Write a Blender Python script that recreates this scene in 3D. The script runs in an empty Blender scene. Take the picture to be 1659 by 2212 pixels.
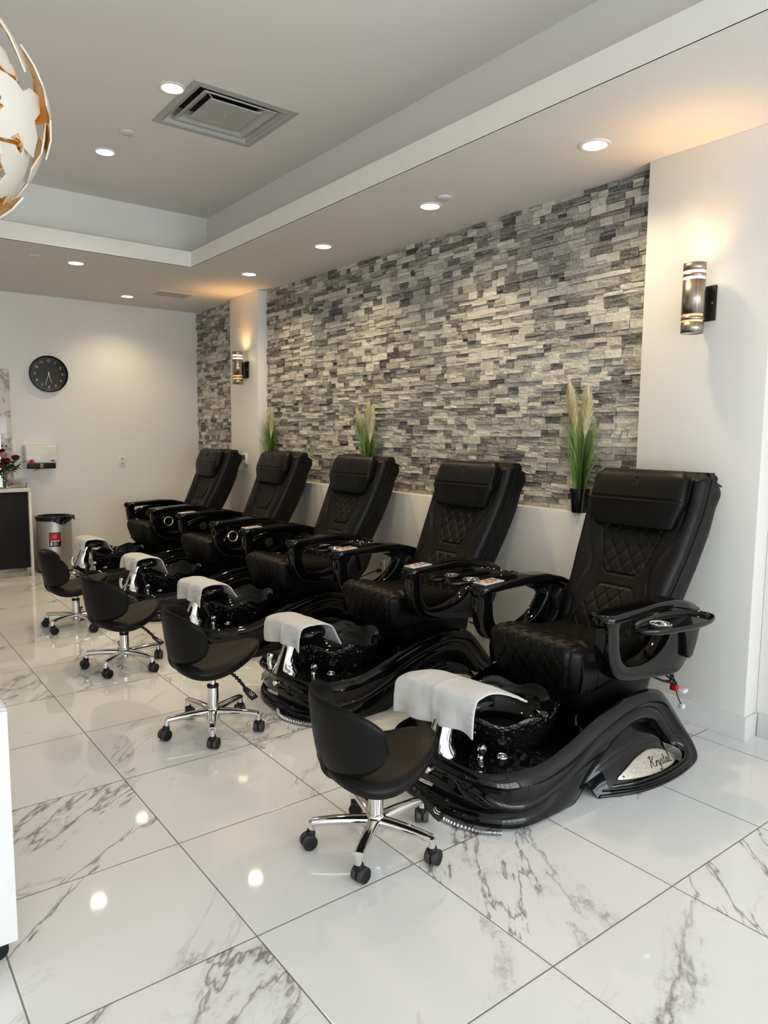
import bpy, bmesh, math, random
import numpy as np
from mathutils import Vector, Matrix, noise
random.seed(7); RNG = np.random.default_rng(7)
PI = math.pi
scene = bpy.context.scene
COL = scene.collection

# ------------------------------------------------------------------ scene frame (metres)
CAM_H = 1.48
FLOOR_T, OX, OY = 0.6065, 0.922, 1.801
XW, XP, YB = 3.585, 3.484, 8.398          # stone plane, pilaster / half wall plane, back wall
P1A, P1B, P2A, P2B = 6.645, 7.284, 1.625, 2.288   # far pilaster, near pilaster (y extents)
H1, H2, LIP = 2.906, 3.426, 0.132
XT, YT, TD = 2.582, 6.145, 0.274
LEDGE = 1.032
XL, YF = -2.7, -2.6                        # left wall, shop front (behind the camera)
XR = 3.605                                 # wall beside the near pilaster

# ------------------------------------------------------------------ materials
def nd(nt, typ, **kw):
    n = nt.nodes.new(typ)
    for k, v in kw.items():
        if k.startswith('i_'):
            n.inputs[k[2:].replace('_', ' ')].default_value = v
        else: setattr(n, k, v)
    return n
def mth(nt, op, a, b=None, c=None, clamp=False):
    n = nt.nodes.new('ShaderNodeMath'); n.operation = op; n.use_clamp = clamp
    for i, v in enumerate((a, b, c)):
        if v is None: continue
        if isinstance(v, (int, float)): n.inputs[i].default_value = v
        else: nt.links.new(v, n.inputs[i])
    return n.outputs[0]
def ramp(nt, fac, stops):
    n = nt.nodes.new('ShaderNodeValToRGB'); el = n.color_ramp.elements
    while len(el) < len(stops): el.new(0.5)
    for e, (p, c) in zip(el, stops):
        e.position = p; e.color = (c, c, c, 1) if isinstance(c, (int, float)) else (*c, 1)
    nt.links.new(fac, n.inputs[0]); return n.outputs[0]
def mix(nt, fac, a, b, mode='MIX'):
    n = nt.nodes.new('ShaderNodeMix'); n.data_type = 'RGBA'; n.blend_type = mode
    for s, v in ((n.inputs[0], fac), (n.inputs[6], a), (n.inputs[7], b)):
        if isinstance(v, (int, float)): s.default_value = v
        elif isinstance(v, tuple): s.default_value = (*v, 1)
        else: nt.links.new(v, s)
    return n.outputs[2]
def newmat(name):
    m = bpy.data.materials.new(name); m.use_nodes = True
    nt = m.node_tree; return m, nt, nt.nodes['Principled BSDF']
def bump(nt, b, h, strength=.3, dist=.002):
    n = nt.nodes.new('ShaderNodeBump'); n.inputs['Strength'].default_value = strength
    n.inputs['Distance'].default_value = dist
    nt.links.new(h, n.inputs['Height']); nt.links.new(n.outputs[0], b.inputs['Normal'])
def objco(nt): return nt.nodes.new('ShaderNodeTexCoord').outputs['Object']
def noise_tex(nt, vec, scale, detail=3, rough=.5, dist=0, out='Fac'):
    n = nt.nodes.new('ShaderNodeTexNoise')
    n.inputs['Scale'].default_value = scale; n.inputs['Detail'].default_value = detail
    n.inputs['Roughness'].default_value = rough; n.inputs['Distortion'].default_value = dist
    if vec is not None: nt.links.new(vec, n.inputs['Vector'])
    return n.outputs[out]
def vor(nt, vec, scale, out='Distance', feature='F1'):
    n = nt.nodes.new('ShaderNodeTexVoronoi'); n.feature = feature
    n.inputs['Scale'].default_value = scale; nt.links.new(vec, n.inputs['Vector'])
    return n.outputs[out]
def vmap(nt, vec, scale=(1, 1, 1), rot=(0, 0, 0), loc=(0, 0, 0)):
    n = nt.nodes.new('ShaderNodeMapping'); n.inputs['Scale'].default_value = scale
    n.inputs['Rotation'].default_value = rot; n.inputs['Location'].default_value = loc
    nt.links.new(vec, n.inputs['Vector']); return n.outputs[0]

def plain(name, col, rough=.5, metal=0., coat=0., spec=.5, var=.0, vscale=8., bumps=None, emit=None):
    """procedural principled: slight noise variation of colour and an optional noise bump (scale, strength, distance)"""
    m, nt, b = newmat(name)
    b.inputs['Roughness'].default_value = rough; b.inputs['Metallic'].default_value = metal
    b.inputs['Coat Weight'].default_value = coat; b.inputs['Coat Roughness'].default_value = .04
    b.inputs['Specular IOR Level'].default_value = spec
    co = objco(nt)
    f = noise_tex(nt, co, vscale, 4)
    lo = tuple(max(0, c * (1 - var)) for c in col); hi = tuple(min(1, c * (1 + var)) for c in col)
    nt.links.new(ramp(nt, f, [(.3, lo), (.7, hi)]), b.inputs['Base Color'])
    if bumps: bump(nt, b, noise_tex(nt, co, bumps[0], 3), bumps[1], bumps[2])
    if emit:
        b.inputs['Emission Color'].default_value = (*emit[0], 1); b.inputs['Emission Strength'].default_value = emit[1]
    return m

def leather(name, col=(.0050, .0047, .0042), rough=.43):
    m, nt, b = newmat(name)
    b.inputs['Base Color'].default_value = (*col, 1); b.inputs['Specular IOR Level'].default_value = .34
    co = objco(nt)
    g = vor(nt, co, 420); big = noise_tex(nt, co, 14, 3)
    nt.links.new(ramp(nt, big, [(.3, rough - .05), (.7, rough + .06)]), b.inputs['Roughness'])
    bump(nt, b, g, .10, .0006); return m

def gloss_black(name, sparkle=False, hammered=False):
    m, nt, b = newmat(name)
    b.inputs['Roughness'].default_value = .06; b.inputs['Specular IOR Level'].default_value = .55
    co = objco(nt)
    base = mix(nt, noise_tex(nt, co, 5, 2), (.0035, .0035, .004), (.006, .006, .007))
    if sparkle:
        v = nt.nodes.new('ShaderNodeTexVoronoi'); v.inputs['Scale'].default_value = 260
        nt.links.new(co, v.inputs['Vector'])
        dot = mth(nt, 'LESS_THAN', v.outputs['Distance'], .22)
        sep = nt.nodes.new('ShaderNodeSeparateColor'); nt.links.new(v.outputs['Color'], sep.inputs[0])
        pick = mth(nt, 'GREATER_THAN', sep.outputs[0], .86)
        f = mth(nt, 'MULTIPLY', dot, pick)
        base = mix(nt, f, base, (.22, .23, .25))
    nt.links.new(base, b.inputs['Base Color'])
    if hammered: bump(nt, b, vor(nt, vmap(nt, co, (1, 1, 1.25)), 42, feature='SMOOTH_F1'), .7, .012)
    else: bump(nt, b, noise_tex(nt, co, 3.5, 1), .05, .01)
    return m

def brushed(name, col=(.30, .27, .24), rough=.28):
    m, nt, b = newmat(name)
    b.inputs['Metallic'].default_value = 1
    co = objco(nt)
    f = noise_tex(nt, vmap(nt, co, (160, 160, 1.2)), 1, 3)
    nt.links.new(ramp(nt, f, [(.3, tuple(c * .75 for c in col)), (.7, tuple(min(1, c * 1.3) for c in col))]), b.inputs['Base Color'])
    b.inputs['Roughness'].default_value = rough; bump(nt, b, f, .05, .001); return m

def floor_mat():
    m, nt, b = newmat('marble_tile')
    geo = nt.nodes.new('ShaderNodeTexCoord').outputs['Object']
    sep = nt.nodes.new('ShaderNodeSeparateXYZ'); nt.links.new(geo, sep.inputs[0])
    def grid(c, off):
        u = mth(nt, 'DIVIDE', mth(nt, 'SUBTRACT', c, off), FLOOR_T)
        cell = mth(nt, 'FLOOR', u); fr = mth(nt, 'SUBTRACT', u, cell)
        d = mth(nt, 'MULTIPLY', mth(nt, 'MINIMUM', fr, mth(nt, 'SUBTRACT', 1., fr)), FLOOR_T)
        return cell, d
    cx, dx = grid(sep.outputs[0], OX); cy, dy = grid(sep.outputs[1], OY)
    d = mth(nt, 'MINIMUM', dx, dy)
    grout = ramp(nt, d, [(.0012, 1.), (.0020, 0.)])
    comb = nt.nodes.new('ShaderNodeCombineXYZ'); nt.links.new(cx, comb.inputs[0]); nt.links.new(cy, comb.inputs[1])
    wn = nt.nodes.new('ShaderNodeTexWhiteNoise'); wn.noise_dimensions = '3D'; nt.links.new(comb.outputs[0], wn.inputs['Vector'])
    sc = nt.nodes.new('ShaderNodeVectorMath'); sc.operation = 'SCALE'; sc.inputs['Scale'].default_value = 37.
    nt.links.new(wn.outputs['Color'], sc.inputs[0])
    ad = nt.nodes.new('ShaderNodeVectorMath'); ad.operation = 'ADD'; nt.links.new(geo, ad.inputs[0]); nt.links.new(sc.outputs[0], ad.inputs[1])
    p = ad.outputs[0]
    def vein(vec, scale, width, detail, dist, rot, stretch):
        q = vmap(nt, vmap(nt, vec, (1, 1, 1), (0, 0, rot)), (stretch, 1, 1))
        n = noise_tex(nt, q, scale, detail, .62, dist)
        return mth(nt, 'ABSOLUTE', mth(nt, 'SUBTRACT', n, .5)), q
    v1, q1 = vein(p, .95, .01, 7, .35, -.78, .34)
    m1 = ramp(nt, noise_tex(nt, p, 1.3, 2), [(.48, 0.), (.62, 1.)])
    broad = mth(nt, 'MULTIPLY', ramp(nt, v1, [(.0, 1.), (.025, 0.)]), m1)
    fine = mth(nt, 'MULTIPLY', ramp(nt, v1, [(.0, 1.), (.0065, 0.)]), ramp(nt, noise_tex(nt, p, 1.1, 2), [(.40, .25), (.58, 1.)]))
    v2, q2 = vein(p, 1.5, .01, 6, .7, -.15, .55)
    fine2 = mth(nt, 'MULTIPLY', ramp(nt, v2, [(.0, 1.), (.0045, 0.)]), ramp(nt, noise_tex(nt, q2, 2.2, 2), [(.50, 0.), (.62, .7)]))
    speck = ramp(nt, noise_tex(nt, p, 20, 6, .75), [(.50, .0), (.60, 1.)])
    broadm = mth(nt, 'MULTIPLY', broad, speck)
    tone = noise_tex(nt, p, .9, 3)
    base = mix(nt, tone, (.80, .80, .795), (.86, .86, .855))
    base = mix(nt, mth(nt, 'MULTIPLY', broad, .24), base, (.50, .49, .47))
    base = mix(nt, mth(nt, 'MULTIPLY', broadm, .7), base, (.25, .235, .22))
    base = mix(nt, mth(nt, 'MULTIPLY', fine, .85), base, (.22, .205, .19))
    base = mix(nt, mth(nt, 'MULTIPLY', fine2, .6), base, (.34, .33, .32))
    # patched strip under the chairs: white cement lines of the cut tiles
    lx = mth(nt, 'ABSOLUTE', mth(nt, 'SUBTRACT', sep.outputs[1], 1.644))
    inx = mth(nt, 'MULTIPLY', mth(nt, 'GREATER_THAN', sep.outputs[0], 1.652), mth(nt, 'LESS_THAN', sep.outputs[0], 3.48))
    l1 = mth(nt, 'MULTIPLY', mth(nt, 'LESS_THAN', lx, .0022), inx)
    ly = mth(nt, 'ABSOLUTE', mth(nt, 'SUBTRACT', sep.outputs[0], 1.652))
    l2 = mth(nt, 'MULTIPLY', mth(nt, 'LESS_THAN', ly, .0014), mth(nt, 'MULTIPLY', mth(nt, 'GREATER_THAN', sep.outputs[1], 1.644), mth(nt, 'LESS_THAN', sep.outputs[1], 1.80)))
    base = mix(nt, grout, base, (.075, .068, .062))
    base = mix(nt, mth(nt, 'MAXIMUM', l1, l2), base, (.92, .92, .92))
    nt.links.new(base, b.inputs['Base Color'])
    nt.links.new(mix(nt, grout, (.045, .045, .045), (.6, .6, .6)), b.inputs['Roughness'])
    b.inputs['Specular IOR Level'].default_value = .52
    bump(nt, b, mth(nt, 'MULTIPLY', grout, -1.), .35, .002)
    return m

def stone_mat():
    m, nt, b = newmat('ledger_stone')
    a = nt.nodes.new('ShaderNodeAttribute'); a.attribute_name = 'tone'
    co = objco(nt); off = nt.nodes.new('ShaderNodeVectorMath'); off.operation = 'ADD'
    s3 = nt.nodes.new('ShaderNodeVectorMath'); s3.operation = 'SCALE'; s3.inputs['Scale'].default_value = 40
    nt.links.new(a.outputs['Color'], s3.inputs[0]); nt.links.new(co, off.inputs[0]); nt.links.new(s3.outputs[0], off.inputs[1])
    p = off.outputs[0]
    sepc = nt.nodes.new('ShaderNodeSeparateColor'); nt.links.new(a.outputs['Color'], sepc.inputs[0])
    streak = noise_tex(nt, vmap(nt, p, (1, 4., 55.)), 1.4, 5, .65, .6)
    grain = noise_tex(nt, p, 70, 5, .7)
    t = mth(nt, 'ADD', sepc.outputs[0], mth(nt, 'MULTIPLY', mth(nt, 'SUBTRACT', streak, .5), mth(nt, 'ADD', .40, mth(nt, 'MULTIPLY', sepc.outputs[1], 1.2))))
    t = mth(nt, 'ADD', t, mth(nt, 'MULTIPLY', mth(nt, 'SUBTRACT', grain, .5), 1.0), clamp=True)
    c = ramp(nt, t, [(.0, (.085, .085, .084)), (.33, (.28, .272, .252)), (.60, (.51, .492, .445)), (.95, (.78, .75, .67))])
    nt.links.new(c, b.inputs['Base Color']); b.inputs['Roughness'].default_value = .62
    h = mth(nt, 'ADD', mth(nt, 'MULTIPLY', streak, .6), mth(nt, 'MULTIPLY', grain, .6))
    bump(nt, b, h, .9, .008); return m

def marble_trim():
    m, nt, b = newmat('marble_frame')
    co = objco(nt); n = noise_tex(nt, vmap(nt, co, (3, 3, 3), (.4, .6, .3)), 1.4, 6, .6, .8)
    v = ramp(nt, mth(nt, 'ABSOLUTE', mth(nt, 'SUBTRACT', n, .5)), [(0, (.42, .36, .30)), (.05, (.74, .71, .66))])
    nt.links.new(v, b.inputs['Base Color']); b.inputs['Roughness'].default_value = .15; return m

def towel_mat():
    m, nt, b = newmat('terry_cloth')
    co = objco(nt); f = noise_tex(nt, co, 330, 3, .7)
    nt.links.new(ramp(nt, f, [(.3, (.84, .838, .825)), (.7, (.96, .957, .945))]), b.inputs['Base Color'])
    at = nt.nodes.new('ShaderNodeAttribute'); at.attribute_name = 'tone'
    col = b.inputs['Base Color'].links[0].from_socket
    nt.links.new(mix(nt, at.outputs['Fac'], col, (.60, .595, .58)), b.inputs['Base Color'])
    b.inputs['Roughness'].default_value = .95; b.inputs['Specular IOR Level'].default_value = .1
    b.inputs['Sheen Weight'].default_value = .25
    bump(nt, b, mth(nt, 'MULTIPLY', f, mth(nt, 'SUBTRACT', 1., at.outputs['Fac'])), 1., .006); return m

def leafmat(name, a, c):
    m, nt, b = newmat(name)
    at = nt.nodes.new('ShaderNodeAttribute'); at.attribute_name = 'tone'
    nt.links.new(mix(nt, at.outputs['Fac'], a, c), b.inputs['Base Color'])
    b.inputs['Roughness'].default_value = .45
    b.inputs['Subsurface Weight'].default_value = .0; return m

M = dict(
    wall=plain('wall_paint', (.80, .785, .745), .34, var=.012, vscale=3, bumps=(90, .05, .002)),
    ceil=plain('ceiling_paint', (.76, .735, .70), .6, var=.012, vscale=2),
    trayceil=plain('tray_paint', (.82, .805, .77), .6, var=.012, vscale=2),
    lip=plain('cove_paint', (.86, .84, .79), .5, var=.01),
    baseb=plain('baseboard_tile', (.70, .70, .69), .14, var=.03, vscale=4),
    floor=floor_mat(), stone=stone_mat(), frame=marble_trim(), towel=towel_mat(),
    leather=leather('black_leather'), leather2=leather('stool_leather', (.0055, .0054, .0052), .46),
    piping=leather('leather_piping', (.004, .004, .004), .55),
    shell=leather('shell_vinyl', (.0055, .0058, .006), .40),
    gloss=gloss_black('gloss_black'), spark=gloss_black('sparkle_black', True), hammer=gloss_black('hammered_basin', True, True),
    satin=plain('satin_black', (.010, .0105, .011), .33, var=.1),
    rubber=plain('black_rubber', (.008, .008, .008), .55, var=.1), tyre=plain('grey_tyre', (.07, .066, .062), .6, var=.1),
    chrome=plain('chrome', (.80, .79, .78), .06, 1., var=.02), steel=brushed('brushed_plate', (.62, .58, .51), .3),
    sconce=brushed('sconce_nickel', (.40, .35, .29), .33), sconce_dark=plain('dark_nickel', (.055, .05, .042), .35, .8, var=.05),
    etch=plain('etched_ink', (.03, .028, .025), .5, var=.1),
    white=plain('white_plastic', (.78, .765, .73), .3, var=.01), card=plain('control_card', (.55, .54, .53), .35, var=.05, vscale=60),
    orange=plain('orange_print', (.62, .12, .05), .4, var=.05), red=plain('red_plastic', (.45, .02, .02), .35, var=.05),
    bag=plain('bin_bag', (.006, .006, .007), .22, var=.2, bumps=(28, .7, .02)),
    bin=plain('bin_metal', (.46, .45, .43), .38, .55, var=.03), black=plain('matt_black', (.011, .011, .012), .5, var=.1),
    counterw=plain('counter_stone', (.76, .73, .69), .16, var=.02), kick=brushed('kick_plate', (.6, .57, .53), .3),
    clockface=plain('clock_face', (.012, .012, .013), .12, var=.1, coat=.4), lens=plain('lamp_lens', (1, 1, 1), .4, emit=((1, .93, .80), 9.)),
    slotw=plain('slot_glow', (1, .9, .7), .4, emit=((1, .80, .50), 11.)), sloto=plain('slot_dim', (1, .6, .3), .4, emit=((1, .42, .14), .9)),
    bulb=plain('warm_bulb', (1, .8, .5), .4, emit=((1, .62, .28), 6.)),
    petal=plain('cream_metal', (.74, .70, .60), .3, var=.02), gold=plain('gold_inner', (.80, .56, .26), .22, 1., var=.05),
    vent=plain('vent_metal', (.46, .46, .44), .42, var=.02), ductin=plain('duct_lining', (.10, .10, .098), .6, var=.1), dark=plain('duct_dark', (.012, .012, .012), .7, var=.2),
    pot=plain('pot_black', (.006, .006, .006), .22, var=.1), blade=leafmat('grass_blade', (.05, .11, .02), (.40, .55, .19)),
    plume=leafmat('grass_plume', (.70, .60, .34), (.90, .84, .60)), leaf=leafmat('bouquet_leaf', (.012, .03, .012), (.06, .12, .04)),
    rose=plain('rose_petal', (.13, .006, .012), .5, var=.3, vscale=60), pink=plain('pink_petal', (.72, .38, .36), .55, var=.1),
    magenta=plain('magenta_petal', (.45, .06, .16), .5, var=.2), paper=plain('kraft_paper', (.42, .27, .15), .8, var=.1),
    blue=plain('blue_badge', (.03, .10, .13), .4, var=.1), screen=plain('thermostat_screen', (.16, .17, .16), .25, var=.05),
    cream=plain('card_white', (.62, .60, .56), .4, var=.02), greyp=plain('grey_print', (.10, .10, .09), .5, var=.3, vscale=80),
    mull=plain('shopfront_frame', (.05, .05, .05), .4, var=.05), out=plain('cart_white', (.80, .80, .79), .3, var=.01),
    hose=brushed('hose_metal', (.5, .5, .5), .3),
)
def glass(name, tint):
    m, nt, b = newmat(name)
    b.inputs['Transmission Weight'].default_value = 1; b.inputs['Roughness'].default_value = .02; b.inputs['IOR'].default_value = 1.45
    nt.links.new(mix(nt, noise_tex(nt, objco(nt), 5), tint, tuple(min(1, c * 1.05) for c in tint)), b.inputs['Base Color']); return m
M['glass'] = glass('vase_glass', (.86, .88, .80)); M['acrylic'] = glass('clear_acrylic', (.95, .95, .93))
def mirror():
    m = plain('mirror_glass', (.82, .84, .84), .02, 1., var=.01); return m
M['mirror'] = mirror()

# ------------------------------------------------------------------ mesh helpers
def setp(o, label=None, cat=None, group=None, kind=None):
    if label: o['label'] = label
    if cat: o['category'] = cat
    if group: o['group'] = group
    if kind: o['kind'] = kind
    return o
def thing(name, label, cat, loc=(0, 0, 0), rz=0., group=None):
    o = bpy.data.objects.new(name, None); COL.objects.link(o); o.location = loc; o.rotation_euler = (0, 0, rz)
    o.empty_display_size = .1
    return setp(o, label, cat, group)

class MB:
    """collects shapes into one mesh"""
    def __init__(s): s.v = []; s.f = []; s.mi = []; s.cur = 0; s.tone = []
    def add(s, verts, faces, tone=None):
        n = len(s.v); s.v += [tuple(map(float, p)) for p in verts]
        for f in faces: s.f.append(tuple(i + n for i in f)); s.mi.append(s.cur); s.tone.append(tone)
        return s
    def grid(s, P, cu=False, cv=False, tone=None, flip=False):
        """P[nu][nv] points"""
        P = np.asarray(P, float); nu, nv = P.shape[:2]; F = []
        for i in range(nu if cu else nu - 1):
            for j in range(nv if cv else nv - 1):
                a = i * nv + j; b = ((i + 1) % nu) * nv + j; c = ((i + 1) % nu) * nv + (j + 1) % nv; d = i * nv + (j + 1) % nv
                F.append((a, d, c, b) if flip else (a, b, c, d))
        return s.add(P.reshape(-1, 3), F, tone)
    def loft(s, rings, cap=True, flip=False):
        """closed rings (each the same number of points) joined in order, ends filled by fans"""
        R = np.asarray(rings, float); s.grid(R, cv=True, flip=flip)
        if cap:
            n = R.shape[1]
            for k, r in ((0, R[0]), (-1, R[-1])):
                c = r.mean(0); F = []
                for j in range(n):
                    t = (n, (j + 1) % n, j) if (k == 0) != flip else (n, j, (j + 1) % n)
                    F.append(t)
                s.add(list(r) + [c], F)
        return s
    def tube(s, path, r, n=10, cap=True):
        path = np.asarray(path, float); m = len(path)
        r = np.full(m, r, float) if np.isscalar(r) else np.asarray(r, float)
        T = np.gradient(path, axis=0); T /= np.linalg.norm(T, axis=1)[:, None] + 1e-12
        up = np.array([0, 0, 1.]) if abs(T[0][2]) < .9 else np.array([1., 0, 0])
        rings = []; a = np.cross(T[0], up); a /= np.linalg.norm(a)
        for i in range(m):
            a = a - T[i] * (a @ T[i]); a /= np.linalg.norm(a) + 1e-12; b = np.cross(T[i], a)
            th = np.linspace(0, 2 * PI, n, endpoint=False)
            rings.append(path[i] + r[i] * (np.cos(th)[:, None] * a + np.sin(th)[:, None] * b))
        return s.loft(rings, cap, flip=True)
    def lathe(s, prof, n=32, c=(0, 0, 0), axis='z', cap=False, fn=None):
        th = np.linspace(0, 2 * PI, n, endpoint=False); R = []
        for k, (r, z) in enumerate(prof):
            rr = np.full(n, r); zz = np.full(n, z)
            if fn is not None: rr, zz = fn(k, th, rr, zz)
            p = np.stack([rr * np.cos(th), rr * np.sin(th), zz], 1)
            if axis == 'x': p = p[:, [2, 0, 1]]
            if axis == 'y': p = p[:, [1, 2, 0]]
            R.append(p + np.array(c))
        return s.loft(R, cap, flip=True)
    def box(s, lo, hi, bev=0., seg=2):
        bm = bmesh.new(); bmesh.ops.create_cube(bm, size=1)
        lo = Vector(lo); hi = Vector(hi)
        for v in bm.verts: v.co = Vector([lo[i] + (v.co[i] + .5) * (hi[i] - lo[i]) for i in range(3)])
        if bev > 0: bmesh.ops.bevel(bm, geom=list(bm.edges), offset=bev, segments=seg, profile=.5, affect='EDGES')
        s.frombm(bm); return s
    def prism(s, poly, h, axis='z', at=0., bev=0., seg=2):
        """2-D outline extruded by h along axis"""
        bm = bmesh.new(); vs = []
        for (a, b) in poly:
            vs.append(bm.verts.new({'z': (a, b, at), 'y': (a, at, b), 'x': (at, a, b)}[axis]))
        f = bm.faces.new(vs)
        r = bmesh.ops.extrude_face_region(bm, geom=[f]); d = {'z': (0, 0, h), 'y': (0, h, 0), 'x': (h, 0, 0)}[axis]
        bmesh.ops.translate(bm, verts=[e for e in r['geom'] if isinstance(e, bmesh.types.BMVert)], vec=d)
        bmesh.ops.recalc_face_normals(bm, faces=bm.faces)
        if bev > 0:
            ed = [e for e in bm.edges if len(e.link_faces) == 2 and e.calc_face_angle(0) > .6]
            bmesh.ops.bevel(bm, geom=ed, offset=bev, segments=seg, profile=.5, affect='EDGES')
        s.frombm(bm); return s
    def frombm(s, bm):
        bm.verts.index_update(); s.add([v.co[:] for v in bm.verts], [[v.index for v in f.verts] for f in bm.faces]); bm.free()
    def xf(s, M4):
        M4 = Matrix(M4); s.v = [tuple(M4 @ Vector(p)) for p in s.v]; return s
    def build(s, name, mats, parent=None, smooth=40, loc=None, recalc=True):
        me = bpy.data.meshes.new(name); me.from_pydata(s.v, [], s.f)
        mats = mats if isinstance(mats, (list, tuple)) else [mats]
        for m in mats: me.materials.append(m)
        if len(mats) > 1: me.polygons.foreach_set('material_index', s.mi)
        if any(t is not None for t in s.tone):
            at = me.attributes.new('tone', 'FLOAT_COLOR', 'FACE')
            for i, t in enumerate(s.tone):
                t = t if t is not None else (0, 0, 0)
                at.data[i].color = (*t, 1) if isinstance(t, tuple) else (t, t, t, 1)
        if recalc:
            bm = bmesh.new(); bm.from_mesh(me); bmesh.ops.remove_doubles(bm, verts=bm.verts, dist=1e-5)
            bmesh.ops.recalc_face_normals(bm, faces=bm.faces); bm.to_mesh(me); bm.free()
        if smooth:
            me.shade_smooth(); me.set_sharp_from_angle(angle=math.radians(smooth))
        me.update()
        o = bpy.data.objects.new(name, me); COL.objects.link(o)
        if parent is not None: o.parent = parent
        if loc is not None: o.location = loc
        return o

def cr(P, n, closed=False):
    """Catmull-Rom through P, n samples, uniform in parameter"""
    P = np.asarray(P, float); m = len(P)
    t = np.linspace(0, m if closed else m - 1, n, endpoint=not closed); out = []
    for x in t:
        i = int(min(math.floor(x), (m if closed else m - 1) - (0 if closed else 1) if not closed else m - 1)); u = x - i
        if closed: a, b, c, d = P[(i - 1) % m], P[i % m], P[(i + 1) % m], P[(i + 2) % m]
        else:
            b, c = P[i], P[i + 1]
            a = P[i - 1] if i > 0 else 2 * b - c
            d = P[i + 2] if i + 2 < m else 2 * c - b
        out.append(.5 * (2 * b + (c - a) * u + (2 * a - 5 * b + 4 * c - d) * u * u + (3 * b - a - 3 * c + d) * u ** 3))
    return np.array(out)
def interp(keys, x):
    ks = np.array(keys, float); return np.interp(x, ks[:, 0], ks[:, 1])
def sstep(a, b, x):
    t = np.clip((np.asarray(x, float) - a) / (b - a), 0, 1); return t * t * (3 - 2 * t)
def copy_tree(o, parent=None):
    c = o.copy(); COL.objects.link(c); c.parent = parent
    for ch in list(o.children): copy_tree(ch, c)
    return c
def text_mesh(txt, size, name='t', shear=0., extrude=.0006, align='CENTER'):
    cu = bpy.data.curves.new(name, 'FONT'); cu.body = txt; cu.size = size; cu.extrude = extrude; cu.shear = shear
    cu.align_x = align; cu.align_y = 'CENTER'; cu.resolution_u = 3
    o = bpy.data.objects.new(name, cu); COL.objects.link(o)
    dg = bpy.context.evaluated_depsgraph_get(); me = bpy.data.meshes.new_from_object(o.evaluated_get(dg))
    V = [v.co[:] for v in me.vertices]; F = [tuple(p.vertices) for p in me.polygons]
    bpy.data.objects.remove(o); bpy.data.curves.remove(cu); bpy.data.meshes.remove(me)
    return V, F

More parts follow.
